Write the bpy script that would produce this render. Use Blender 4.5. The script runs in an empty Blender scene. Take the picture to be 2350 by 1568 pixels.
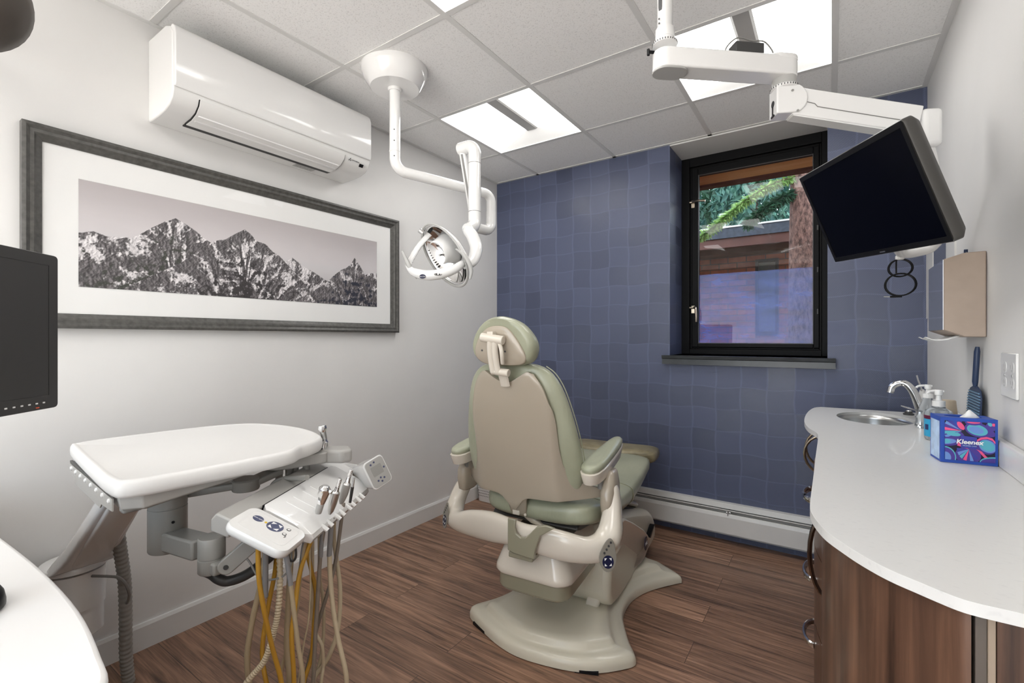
import bpy, bmesh, math, random
import numpy as np
from mathutils import Vector, Matrix, Euler

random.seed(7)
SC = bpy.context.scene
COL = SC.collection
PI = math.pi

# ------------------------------------------------------------------ materials
MATS = {}
def srgb(r, g, b):
    f = lambda c: (c/255/12.92) if c/255 <= .04045 else ((c/255+.055)/1.055)**2.4
    return (f(r), f(g), f(b), 1)

def newmat(name):
    m = bpy.data.materials.new(name); m.use_nodes = True
    nt = m.node_tree; nt.nodes.clear()
    out = nt.nodes.new('ShaderNodeOutputMaterial')
    b = nt.nodes.new('ShaderNodeBsdfPrincipled')
    nt.links.new(b.outputs[0], out.inputs[0])
    MATS[name] = m
    return m, nt, b, out

def N(nt, t, **kw):
    n = nt.nodes.new(t)
    for k, v in kw.items():
        if k in n.inputs: n.inputs[k].default_value = v
        else: setattr(n, k, v)
    return n

def coords(nt, scale=(1, 1, 1), rot=(0, 0, 0), kind='Object'):
    tc = N(nt, 'ShaderNodeTexCoord'); mp = N(nt, 'ShaderNodeMapping')
    mp.inputs['Scale'].default_value = scale; mp.inputs['Rotation'].default_value = rot
    nt.links.new(tc.outputs[kind], mp.inputs[0])
    return mp.outputs[0]

def mat(name, col, rough=.5, metal=0., coat=0., spec=.5, var=0., vscale=6., bump=0., bscale=80., trans=0., ior=1.45, sub=0., emit=None, estr=0.):
    m, nt, b, out = newmat(name)
    b.inputs['Base Color'].default_value = col
    b.inputs['Roughness'].default_value = rough
    b.inputs['Metallic'].default_value = metal
    b.inputs['Coat Weight'].default_value = coat
    b.inputs['Coat Roughness'].default_value = .08
    b.inputs['Specular IOR Level'].default_value = spec
    b.inputs['Transmission Weight'].default_value = trans
    b.inputs['IOR'].default_value = ior
    if sub: b.inputs['Subsurface Weight'].default_value = sub; b.inputs['Subsurface Radius'].default_value = (.01, .01, .01)
    if emit is not None:
        b.inputs['Emission Color'].default_value = emit; b.inputs['Emission Strength'].default_value = estr
    co = coords(nt)
    if var:
        n = N(nt, 'ShaderNodeTexNoise', Scale=vscale, Detail=4.)
        nt.links.new(co, n.inputs['Vector'])
        mr = N(nt, 'ShaderNodeMapRange'); mr.inputs['From Min'].default_value = .25; mr.inputs['From Max'].default_value = .75
        mr.inputs['To Min'].default_value = 1-var; mr.inputs['To Max'].default_value = 1+var
        nt.links.new(n.outputs[0], mr.inputs[0])
        mx = N(nt, 'ShaderNodeVectorMath', operation='SCALE'); mx.inputs[0].default_value = col[:3]
        nt.links.new(mr.outputs[0], mx.inputs['Scale']); nt.links.new(mx.outputs[0], b.inputs['Base Color'])
    if bump:
        n = N(nt, 'ShaderNodeTexNoise', Scale=bscale, Detail=3.)
        nt.links.new(co, n.inputs['Vector'])
        bp = N(nt, 'ShaderNodeBump', Strength=bump, Distance=.01)
        nt.links.new(n.outputs[0], bp.inputs['Height']); nt.links.new(bp.outputs[0], b.inputs['Normal'])
    return m

# ------------------------------------------------------------------ object helpers
WM = {}
def tag(o, label, cat, group=None):
    o['label'] = label; o['category'] = cat
    if group: o['group'] = group
    return o

def thing(name, label, cat, loc, group=None):
    o = bpy.data.objects.new(name, None); COL.objects.link(o)
    o.location = loc; o.empty_display_size = .05
    WM[o.name] = Vector(loc)
    tag(o, label, cat, group)
    return o

def root_loc(o):
    while o.parent is not None: o = o.parent
    return WM.get(o.name, Vector((0, 0, 0)))

class MB:
    """collects geometry in world coordinates and links it as one mesh object"""
    def __init__(s): s.v = []; s.f = []
    def add(s, vs, fs):
        n = len(s.v); s.v += [Vector(v) for v in vs]; s.f += [tuple(i+n for i in f) for f in fs]; return s
    def box(s, c, d, R=None):
        x, y, z = d[0]/2, d[1]/2, d[2]/2
        vs = [Vector(p) for p in ((-x,-y,-z),(x,-y,-z),(x,y,-z),(-x,y,-z),(-x,-y,z),(x,-y,z),(x,y,z),(-x,y,z))]
        if R is not None: vs = [R @ v for v in vs]
        c = Vector(c)
        return s.add([c+v for v in vs], [(0,3,2,1),(4,5,6,7),(0,1,5,4),(1,2,6,5),(2,3,7,6),(3,0,4,7)])
    def bb(s, a, b):
        a = Vector(a); b = Vector(b); lo = Vector(map(min, a, b)); hi = Vector(map(max, a, b))
        return s.box((lo+hi)/2, hi-lo)
    def prism(s, pts, h, o=(0,0,0), u=(1,0,0), w=(0,1,0), n=None, inset=None):
        """2D outline pts in frame (o,u,w), extruded along n by h"""
        o = Vector(o); u = Vector(u); w = Vector(w); n = Vector(n) if n is not None else u.cross(w).normalized()
        k = len(pts)
        lo = [o+u*p[0]+w*p[1] for p in pts]; hi = [q+n*h for q in lo]
        fs = [tuple(range(k))[::-1], tuple(range(k, 2*k))] + [(i, (i+1) % k, (i+1) % k+k, i+k) for i in range(k)]
        return s.add(lo+hi, fs)
    def loft(s, rings, caps=True, closed=True):
        k = len(rings[0]); vs = [v for r in rings for v in r]; fs = []
        for j in range(len(rings)-1):
            for i in range(k if closed else k-1):
                a = j*k+i; b = j*k+(i+1) % k
                fs.append((a, b, b+k, a+k))
        if caps and closed:
            fs.append(tuple(range(k))[::-1]); m = (len(rings)-1)*k; fs.append(tuple(range(m, m+k)))
        return s.add(vs, fs)
    def lathe(s, prof, o=(0,0,0), axis=(0,0,1), seg=32, caps=True):
        """prof: list of (radius, height along axis)"""
        a = Vector(axis).normalized(); t = Vector((1,0,0)) if abs(a.x) < .9 else Vector((0,1,0))
        u = a.cross(t).normalized(); w = a.cross(u); o = Vector(o)
        rings = [[o+a*h+(u*math.cos(2*PI*i/seg)+w*math.sin(2*PI*i/seg))*max(r, 1e-5) for i in range(seg)] for r, h in prof]
        return s.loft(rings, caps)
    def cyl(s, a, b, r, r2=None, seg=24):
        a = Vector(a); b = Vector(b); d = b-a
        return s.lathe([(r, 0), (r if r2 is None else r2, d.length)], a, d, seg)
    def tube(s, pts, r, seg=12, ry=None, up=None, caps=True):
        """swept tube; r scalar or list; ry for elliptical second radius, up fixes orientation"""
        P = [Vector(p) for p in pts]; n = len(P)
        R = r if isinstance(r, (list, tuple)) else [r]*n
        RY = R if ry is None else (ry if isinstance(ry, (list, tuple)) else [ry]*n)
        T = [(P[min(i+1, n-1)]-P[max(i-1, 0)]).normalized() for i in range(n)]
        rings = []
        ref = None
        for i in range(n):
            t = T[i]
            if up is not None: ref = Vector(up)
            elif ref is None: ref = Vector((0,0,1)) if abs(t.z) < .9 else Vector((1,0,0))
            w = (ref - t*ref.dot(t))
            if w.length < 1e-6: w = t.orthogonal()
            w.normalize(); u = t.cross(w).normalized()
            if up is None: ref = w
            rings.append([P[i]+u*(R[i]*math.cos(2*PI*k/seg))+w*(RY[i]*math.sin(2*PI*k/seg)) for k in range(seg)])
        return s.loft(rings, caps)
    def grid(s, f, nu, nv):
        """surface from a function f(u,v) on [0,1]^2"""
        vs = [f(i/nu, j/nv) for j in range(nv+1) for i in range(nu+1)]
        fs = [(j*(nu+1)+i, j*(nu+1)+i+1, (j+1)*(nu+1)+i+1, (j+1)*(nu+1)+i) for j in range(nv) for i in range(nu)]
        return s.add(vs, fs)
    def build(s, name, m, parent=None, bevel=0., bseg=2, subsurf=0, smooth=True, solid=0., angle=40, fix=True):
        off = root_loc(parent) if parent is not None else Vector((0,0,0))
        me = bpy.data.meshes.new(name)
        me.from_pydata([tuple(v-off) for v in s.v], [], s.f)
        if fix:
            bm = bmesh.new(); bm.from_mesh(me)
            bmesh.ops.recalc_face_normals(bm, faces=bm.faces); bm.to_mesh(me); bm.free()
        o = bpy.data.objects.new(name, me); COL.objects.link(o)
        me.materials.append(MATS[m] if isinstance(m, str) else m)
        if parent is not None: o.parent = parent
        if smooth:
            me.polygons.foreach_set('use_smooth', [True]*len(me.polygons))
        if solid:
            md = o.modifiers.new('solidify', 'SOLIDIFY'); md.thickness = solid; md.offset = 0
        if bevel:
            md = o.modifiers.new('bevel', 'BEVEL'); md.width = bevel; md.segments = bseg; md.limit_method = 'ANGLE'; md.angle_limit = math.radians(35)
            md.harden_normals = False
        if subsurf:
            md = o.modifiers.new('subsurf', 'SUBSURF'); md.levels = subsurf; md.render_levels = subsurf
        if smooth and not subsurf:
            try: me.set_sharp_from_angle(angle=math.radians(angle))
            except Exception: pass
        return o

def spline(pts, n=8, closed=False):
    """Catmull-Rom through points (any dimension)"""
    P = [Vector(p) for p in pts]; out = []; k = len(P)
    rng = range(k) if closed else range(k-1)
    for i in rng:
        p1, p2 = P[i], P[(i+1) % k]
        p0 = P[(i-1) % k] if (closed or i > 0) else p1*2-p2
        p3 = P[(i+2) % k] if (closed or i < k-2) else p2*2-p1
        for j in range(n):
            t = j/n
            out.append(.5*((2*p1)+(p2-p0)*t+(2*p0-5*p1+4*p2-p3)*t*t+(3*p1-p0-3*p2+p3)*t**3))
    if not closed: out.append(P[-1])
    return out

def fillet(pts, r, n=8):
    """polyline in 3D with rounded corners, for bent pipes"""
    P = [Vector(p) for p in pts]; out = [P[0]]
    rs = r if isinstance(r, (list, tuple)) else [r]*(len(P)-2)
    for i in range(1, len(P)-1):
        a = (P[i-1]-P[i]).normalized(); b = (P[i+1]-P[i]).normalized()
        ang = a.angle(b); d = rs[i-1]/math.tan(ang/2)
        d = min(d, .48*min((P[i-1]-P[i]).length, (P[i+1]-P[i]).length)); rr = d*math.tan(ang/2)
        c = P[i]+(a+b).normalized()*(rr/math.sin(ang/2))
        s0 = P[i]+a*d-c; s1 = P[i]+b*d-c
        for k in range(n+1):
            out.append(c+(s0.normalized().slerp(s1.normalized(), k/n))*rr if s0.angle(s1) > 1e-3 else c+s0)
    out.append(P[-1]); return out

def rrect(w, h, r, n=5, cx=0, cy=0):
    out = []
    for sx, sy, a0 in ((1,1,0), (-1,1,90), (-1,-1,180), (1,-1,270)):
        for i in range(n+1):
            a = math.radians(a0+90*i/n)
            out.append((cx+sx*(w/2-r)+r*math.cos(a), cy+sy*(h/2-r)+r*math.sin(a)))
    return out

def ell(rx, ry, n=24, cx=0, cy=0): return [(cx+rx*math.cos(2*PI*i/n), cy+ry*math.sin(2*PI*i/n)) for i in range(n)]

def text(name, body, size, o, u, w, m, parent, ext=.0004, align='CENTER', shear=0., bold=0.):
    """flat lettering at o, running along u, upright along w"""
    cu = bpy.data.curves.new(name, 'FONT'); cu.body = body; cu.size = size; cu.extrude = ext
    cu.align_x = align; cu.align_y = 'CENTER'; cu.shear = shear; cu.offset = bold
    ob = bpy.data.objects.new(name, cu); COL.objects.link(ob)
    u = Vector(u).normalized(); w = Vector(w).normalized(); n = u.cross(w)
    R = Matrix((u, w, n)).transposed().to_4x4()
    off = root_loc(parent) if parent is not None else Vector((0,0,0))
    bpy.context.view_layer.update()
    me = bpy.data.meshes.new_from_object(ob.evaluated_get(bpy.context.evaluated_depsgraph_get()))
    bpy.data.objects.remove(ob); bpy.data.curves.remove(cu)
    me.transform(Matrix.Translation(Vector(o)-off) @ R); me.name = name
    me.materials.clear(); me.materials.append(MATS[m])
    ob = bpy.data.objects.new(name, me); COL.objects.link(ob)
    if parent is not None: ob.parent = parent
    return ob

def struct(o): o['kind'] = 'structure'; return o
# ------------------------------------------------------------------ camera
PSI = 0.5969
cam = bpy.data.cameras.new('camera'); cob = bpy.data.objects.new('camera', cam); COL.objects.link(cob)
cam.sensor_width = 36; cam.lens = 1079/2350*36; cam.clip_start = .02; cam.clip_end = 200
cob.location = (0, 0, 1.204); cob.rotation_euler = (PI/2, 0, PSI)
cam.shift_y = -7/2350
SC.camera = cob
vs = SC.view_settings
vs.view_transform = 'Standard'; vs.look = 'None'; vs.exposure = 0.2; vs.gamma = 1; vs.use_curve_mapping = False
SC.cycles.use_denoising = True; SC.cycles.use_adaptive_sampling = True; SC.cycles.adaptive_threshold = .1; SC.cycles.use_light_tree = False
SC.cycles.max_bounces = 6; SC.cycles.diffuse_bounces = 4; SC.cycles.glossy_bounces = 3; SC.cycles.transmission_bounces = 6; SC.cycles.transparent_max_bounces = 8
SC.cycles.caustics_reflective = False; SC.cycles.caustics_refractive = False
SC.cycles.sample_clamp_indirect = 6

# ------------------------------------------------------------------ surfaces of the room
LX, BY, RX, CZ, FY = -2.215, 3.045, .388, 2.44, -2.3
mat('wall_paint', (.73, .72, .705, 1), .55, bump=.02, bscale=220, var=.015)
mat('white_trim', (.72, .715, .70, 1), .35)
mat('white_plastic', (.78, .775, .76, 1), .22, coat=.4)
mat('gloss_white', (.80, .795, .785, 1), .12, coat=.6)
mat('grey_plastic', (.42, .415, .40, 1), .3, coat=.15)
mat('mid_grey_plastic', (.22, .215, .205, 1), .4)
mat('dark_grey', (.05, .05, .05, 1), .4)
mat('black_plastic', (.007, .007, .008, 1), .35, spec=.2)
mat('black_screen', (.0015, .0018, .0045, 1), .15, spec=.06)
mat('chrome', (.8, .8, .8, 1), .09, metal=1.)
mat('steel', (.55, .55, .54, 1), .3, metal=1.)
mat('brushed_metal', (.45, .44, .43, 1), .38, metal=1.)

def ceiling_mat():
    m, nt, b, out = newmat('ceiling_tile'); b.inputs['Roughness'].default_value = .9
    co = coords(nt)
    n = N(nt, 'ShaderNodeTexNoise', Scale=190., Detail=3.); nt.links.new(co, n.inputs['Vector'])
    r = N(nt, 'ShaderNodeValToRGB'); r.color_ramp.elements[0].position = .33; r.color_ramp.elements[0].color = (.76, .755, .745, 1)
    r.color_ramp.elements[1].position = .45; r.color_ramp.elements[1].color = (.90, .895, .885, 1)
    nt.links.new(n.outputs[0], r.inputs[0]); nt.links.new(r.outputs[0], b.inputs['Base Color'])
    bp = N(nt, 'ShaderNodeBump', Strength=.12, Distance=.004); nt.links.new(n.outputs[0], bp.inputs['Height']); nt.links.new(bp.outputs[0], b.inputs['Normal'])
ceiling_mat()

def floor_mat():
    m, nt, b, out = newmat('wood_floor'); b.inputs['Roughness'].default_value = .42
    b.inputs['Coat Weight'].default_value = .15; b.inputs['Coat Roughness'].default_value = .3
    co = coords(nt)
    br = N(nt, 'ShaderNodeTexBrick'); br.offset = .37; br.offset_frequency = 2
    br.inputs['Scale'].default_value = 1.; br.inputs['Brick Width'].default_value = 1.22; br.inputs['Row Height'].default_value = .15
    br.inputs['Mortar Size'].default_value = .0012; br.inputs['Mortar Smooth'].default_value = .1; br.inputs['Bias'].default_value = 0.
    br.inputs['Color1'].default_value = (0, 0, 0, 1); br.inputs['Color2'].default_value = (1, 1, 1, 1); br.inputs['Mortar'].default_value = (.5, .5, .5, 1)
    nt.links.new(co, br.inputs['Vector'])
    # grain: stretched noise, shifted from plank to plank
    sx = N(nt, 'ShaderNodeSeparateXYZ'); nt.links.new(co, sx.inputs[0])
    sh = N(nt, 'ShaderNodeMath', operation='MULTIPLY_ADD'); sh.inputs[1].default_value = 7.3
    nt.links.new(br.outputs['Color'], sh.inputs[0]); nt.links.new(sx.outputs['X'], sh.inputs[2])
    cb = N(nt, 'ShaderNodeCombineXYZ'); nt.links.new(sh.outputs[0], cb.inputs['X']); nt.links.new(sx.outputs['Y'], cb.inputs['Y'])
    nt.links.new(br.outputs['Color'], cb.inputs['Z'])
    mp = N(nt, 'ShaderNodeMapping'); mp.inputs['Scale'].default_value = (1.3, 22, 3); nt.links.new(cb.outputs[0], mp.inputs[0])
    n1 = N(nt, 'ShaderNodeTexNoise', Scale=1.6, Detail=7., Roughness=.62, Distortion=.9); nt.links.new(mp.outputs[0], n1.inputs['Vector'])
    mp2 = N(nt, 'ShaderNodeMapping'); mp2.inputs['Scale'].default_value = (4, 150, 3); nt.links.new(cb.outputs[0], mp2.inputs[0])
    n2 = N(nt, 'ShaderNodeTexNoise', Scale=1.5, Detail=3.); nt.links.new(mp2.outputs[0], n2.inputs['Vector'])
    r = N(nt, 'ShaderNodeValToRGB'); e = r.color_ramp.elements
    e[0].position = .30; e[0].color = (.085, .045, .029, 1); e[1].position = .72; e[1].color = (.43, .25, .165, 1)
    q = r.color_ramp.elements.new(.5); q.color = (.265, .148, .094, 1)
    nt.links.new(n1.outputs[0], r.inputs[0])
    m1 = N(nt, 'ShaderNodeMapRange'); m1.inputs['From Min'].default_value = .3; m1.inputs['From Max'].default_value = .7; m1.inputs['To Min'].default_value = .72; m1.inputs['To Max'].default_value = 1.2
    nt.links.new(n2.outputs[0], m1.inputs[0])
    m2 = N(nt, 'ShaderNodeMapRange'); m2.inputs['To Min'].default_value = .78; m2.inputs['To Max'].default_value = 1.2; nt.links.new(br.outputs['Color'], m2.inputs[0])
    mm = N(nt, 'ShaderNodeMath', operation='MULTIPLY'); nt.links.new(m1.outputs[0], mm.inputs[0]); nt.links.new(m2.outputs[0], mm.inputs[1])
    fm = N(nt, 'ShaderNodeMapRange'); fm.inputs['To Min'].default_value = 1.; fm.inputs['To Max'].default_value = .35; nt.links.new(br.outputs['Fac'], fm.inputs[0])
    m3 = N(nt, 'ShaderNodeMath', operation='MULTIPLY'); nt.links.new(mm.outputs[0], m3.inputs[0]); nt.links.new(fm.outputs[0], m3.inputs[1])
    sc = N(nt, 'ShaderNodeVectorMath', operation='SCALE'); nt.links.new(r.outputs[0], sc.inputs[0]); nt.links.new(m3.outputs[0], sc.inputs['Scale'])
    nt.links.new(sc.outputs[0], b.inputs['Base Color'])
    bp = N(nt, 'ShaderNodeBump', Strength=.12, Distance=.002); nt.links.new(n2.outputs[0], bp.inputs['Height']); nt.links.new(bp.outputs[0], b.inputs['Normal'])
floor_mat()

def wood_mat(name, dark, light, axis='Z', rough=.35):
    m, nt, b, out = newmat(name); b.inputs['Roughness'].default_value = rough; b.inputs['Coat Weight'].default_value = .2
    s = {'Z': (26, 26, 1.1), 'X': (1.1, 26, 26)}[axis]
    co = coords(nt, s)
    n = N(nt, 'ShaderNodeTexNoise', Scale=1.3, Detail=6., Roughness=.6, Distortion=.35); nt.links.new(co, n.inputs['Vector'])
    r = N(nt, 'ShaderNodeValToRGB'); e = r.color_ramp.elements
    e[0].position = .3; e[0].color = dark; e[1].position = .72; e[1].color = light
    nt.links.new(n.outputs[0], r.inputs[0]); nt.links.new(r.outputs[0], b.inputs['Base Color'])
wood_mat('walnut', (.032, .016, .011, 1), (.175, .088, .053, 1))
wood_mat('cedar', (.72, .40, .17, 1), (.90, .60, .30, 1), 'X')

def wallpaper():
    """woven blue vinyl: squares of fine ribs, each square with its own sheen and tilt"""
    m, nt, b, out = newmat('blue_wallpaper')
    co = coords(nt)
    sx = N(nt, 'ShaderNodeSeparateXYZ'); nt.links.new(co, sx.inputs[0])
    # horizontal run along the wall: x+y works on the wall and on both reveals
    run = N(nt, 'ShaderNodeMath', operation='ADD'); nt.links.new(sx.outputs['X'], run.inputs[0]); nt.links.new(sx.outputs['Y'], run.inputs[1])
    def warp(src, other, amp, freq):
        w = N(nt, 'ShaderNodeMath', operation='MULTIPLY'); w.inputs[1].default_value = freq; nt.links.new(other, w.inputs[0])
        s = N(nt, 'ShaderNodeMath', operation='SINE'); nt.links.new(w.outputs[0], s.inputs[0])
        a = N(nt, 'ShaderNodeMath', operation='MULTIPLY_ADD'); a.inputs[1].default_value = amp; nt.links.new(s.outputs[0], a.inputs[0]); nt.links.new(src, a.inputs[2])
        return a.outputs[0]
    U = warp(run.outputs[0], sx.outputs['Z'], .004, 2*PI/.26); V = warp(sx.outputs['Z'], run.outputs[0], .005, 2*PI/.27)
    def cell(src, size):
        d = N(nt, 'ShaderNodeMath', operation='DIVIDE'); d.inputs[1].default_value = size; nt.links.new(src, d.inputs[0])
        f = N(nt, 'ShaderNodeMath', operation='FLOOR'); nt.links.new(d.outputs[0], f.inputs[0])
        fr = N(nt, 'ShaderNodeMath', operation='FRACT'); nt.links.new(d.outputs[0], fr.inputs[0])
        return f.outputs[0], fr.outputs[0]
    cu, fu = cell(U, .137); cv, fv = cell(V, .130)
    cb = N(nt, 'ShaderNodeCombineXYZ'); nt.links.new(cu, cb.inputs[0]); nt.links.new(cv, cb.inputs[1])
    wn = N(nt, 'ShaderNodeTexWhiteNoise', noise_dimensions='2D'); nt.links.new(cb.outputs[0], wn.inputs['Vector'])
    # fine weave of ribs
    def ribs(src, size):
        d = N(nt, 'ShaderNodeMath', operation='MULTIPLY'); d.inputs[1].default_value = 2*PI/size; nt.links.new(src, d.inputs[0])
        s = N(nt, 'ShaderNodeMath', operation='SINE'); nt.links.new(d.outputs[0], s.inputs[0]); return s.outputs[0]
    mul = N(nt, 'ShaderNodeMath', operation='MULTIPLY'); nt.links.new(ribs(U, .0085), mul.inputs[0]); nt.links.new(ribs(V, .0085), mul.inputs[1])
    # seam "ladders": thin lines round some cells
    def seam(fr, w):
        a = N(nt, 'ShaderNodeMath', operation='SUBTRACT'); a.inputs[1].default_value = .5; nt.links.new(fr, a.inputs[0])
        ab = N(nt, 'ShaderNodeMath', operation='ABSOLUTE'); nt.links.new(a.outputs[0], ab.inputs[0])
        g = N(nt, 'ShaderNodeMath', operation='GREATER_THAN'); g.inputs[1].default_value = .5-w; nt.links.new(ab.outputs[0], g.inputs[0]); return g.outputs[0]
    sm = N(nt, 'ShaderNodeMath', operation='MAXIMUM'); nt.links.new(seam(fu, .035), sm.inputs[0]); nt.links.new(seam(fv, .022), sm.inputs[1])
    lad = N(nt, 'ShaderNodeMath', operation='MULTIPLY'); nt.links.new(sm.outputs[0], lad.inputs[0])
    lr = N(nt, 'ShaderNodeMapRange'); lr.inputs['From Min'].default_value = -1; lr.inputs['From Max'].default_value = 1; nt.links.new(mul.outputs[0], lr.inputs[0]); nt.links.new(lr.outputs[0], lad.inputs[1])
    base = N(nt, 'ShaderNodeMapRange'); base.inputs['To Min'].default_value = .82; base.inputs['To Max'].default_value = 1.2; nt.links.new(wn.outputs['Value'], base.inputs[0])
    rib = N(nt, 'ShaderNodeMath', operation='MULTIPLY_ADD'); rib.inputs[1].default_value = .22; nt.links.new(mul.outputs[0], rib.inputs[0]); nt.links.new(base.outputs[0], rib.inputs[2])
    tot = N(nt, 'ShaderNodeMath', operation='MULTIPLY_ADD'); tot.inputs[1].default_value = .55; nt.links.new(lad.outputs[0], tot.inputs[0]); nt.links.new(rib.outputs[0], tot.inputs[2])
    sc = N(nt, 'ShaderNodeVectorMath', operation='SCALE'); sc.inputs[0].default_value = (.073, .086, .145); nt.links.new(tot.outputs[0], sc.inputs['Scale'])
    nt.links.new(sc.outputs[0], b.inputs['Base Color'])
    rr = N(nt, 'ShaderNodeMapRange'); rr.inputs['To Min'].default_value = .34; rr.inputs['To Max'].default_value = .5; nt.links.new(wn.outputs['Value'], rr.inputs[0])
    nt.links.new(rr.outputs[0], b.inputs['Roughness']); b.inputs['Specular IOR Level'].default_value = .5
    # relief: ribs plus a pillowy tilt per square
    h1 = N(nt, 'ShaderNodeMath', operation='MULTIPLY'); h1.inputs[1].default_value = .35; nt.links.new(mul.outputs[0], h1.inputs[0])
    b1 = N(nt, 'ShaderNodeBump', Strength=.35, Distance=.0016); nt.links.new(h1.outputs[0], b1.inputs['Height'])
    t = N(nt, 'ShaderNodeSeparateColor'); nt.links.new(wn.outputs['Color'], t.inputs[0])
    a = N(nt, 'ShaderNodeMath', operation='SUBTRACT'); a.inputs[1].default_value = .5; nt.links.new(t.outputs[0], a.inputs[0])
    pz = N(nt, 'ShaderNodeMath', operation='MULTIPLY'); nt.links.new(a.outputs[0], pz.inputs[0]); nt.links.new(fv, pz.inputs[1])
    a2 = N(nt, 'ShaderNodeMath', operation='SUBTRACT'); a2.inputs[1].default_value = .5; nt.links.new(t.outputs[1], a2.inputs[0])
    pu = N(nt, 'ShaderNodeMath', operation='MULTIPLY'); nt.links.new(a2.outputs[0], pu.inputs[0]); nt.links.new(fu, pu.inputs[1])
    ps = N(nt, 'ShaderNodeMath', operation='ADD'); nt.links.new(pz.outputs[0], ps.inputs[0]); nt.links.new(pu.outputs[0], ps.inputs[1])
    b2 = N(nt, 'ShaderNodeBump', Strength=.6, Distance=.016); nt.links.new(ps.outputs[0], b2.inputs['Height']); nt.links.new(b1.outputs[0], b2.inputs['Normal'])
    nt.links.new(b2.outputs[0], b.inputs['Normal'])
wallpaper()

# ------------------------------------------------------------------ room shell
struct(MB().bb((LX-.1, FY-.1, -.1), (RX+.1, BY+.4, 0)).build('floor', 'wood_floor', smooth=False))
struct(MB().bb((LX-.12, FY-.1, 0), (LX, BY+.4, CZ+.2)).build('wall_left', 'wall_paint', smooth=False))
struct(MB().bb((RX, FY-.1, 0), (RX+.12, BY+.4, CZ+.2)).build('wall_right', 'wall_paint', smooth=False))
wf = MB(); DX0, DX1, DZ = -2.1, .3, 2.36      # unseen wide opening, added behind the camera to let in fill light
wf.bb((LX, FY-.1, 0), (DX0, FY, CZ+.2)); wf.bb((DX1, FY-.1, 0), (RX, FY, CZ+.2)); wf.bb((DX0, FY-.1, DZ), (DX1, FY, CZ+.2))
struct(wf.build('wall_front', 'wall_paint', smooth=False))
WX0, WX1, WZ0, WZ1, WY = -.853, -.018, 1.098, 2.43, 3.33     # window recess
wb = MB()
wb.bb((LX, BY, 0), (WX0, BY+.36, CZ+.05)); wb.bb((WX1, BY, 0), (RX, BY+.36, CZ+.05))
wb.bb((WX0, BY, 0), (WX1, BY+.36, WZ0))
struct(wb.build('wall_back', 'blue_wallpaper', smooth=False))
struct(MB().bb((WX0, BY, WZ1), (WX1, BY+.36, CZ+.05)).build('trim_1', 'wall_paint', smooth=False)).name = 'trim_1'

# ceiling: lay-in tiles with openings for the three light fittings, on a grid of tees
XS = [LX, -1.83, -1.22, -.61, .012, RX]; YS = [FY, -1.71, -1.10, -.49, .12, .73, 1.34, 1.95, 2.56, BY]
LIGHTS = {(1, 7): 0, (3, 7): 1, (2, 5): 2, (1, 3): 3, (3, 2): 4}  # last two are unseen fill lights, added behind the camera
ce = MB()
for i in range(len(XS)-1):
    for j in range(len(YS)-1):
        if (i, j) in LIGHTS: continue
        ce.bb((XS[i], YS[j], CZ), (XS[i+1], YS[j+1], CZ+.02))
ce.bb((LX, FY, CZ+.19), (RX, BY+.36, CZ+.2))
ceil = struct(ce.build('ceiling', 'ceiling_tile', smooth=False))
gr = MB()
for x in XS[1:-1]: gr.bb((x-.012, FY, CZ-.003), (x+.012, BY, CZ+.004))
for y in YS[1:-1]: gr.bb((LX, y-.012, CZ-.0025), (RX, y+.012, CZ+.004))
gr.bb((LX, FY, CZ-.0035), (LX+.022, BY, CZ+.004)); gr.bb((RX-.022, FY, CZ-.0035), (RX, BY, CZ+.004)); gr.bb((LX, BY-.022, CZ-.003), (RX, BY, CZ+.004))
gr.build('grid_trim', 'white_trim', ceil, smooth=False)
struct(MB().prism([(0, 0), (.014, 0), (.014, .088), (.009, .1), (0, .1)], BY-FY, (LX, FY, 0), (1, 0, 0), (0, 0, 1), (0, 1, 0)).build('baseboard_left', 'white_trim', smooth=False))

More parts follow.
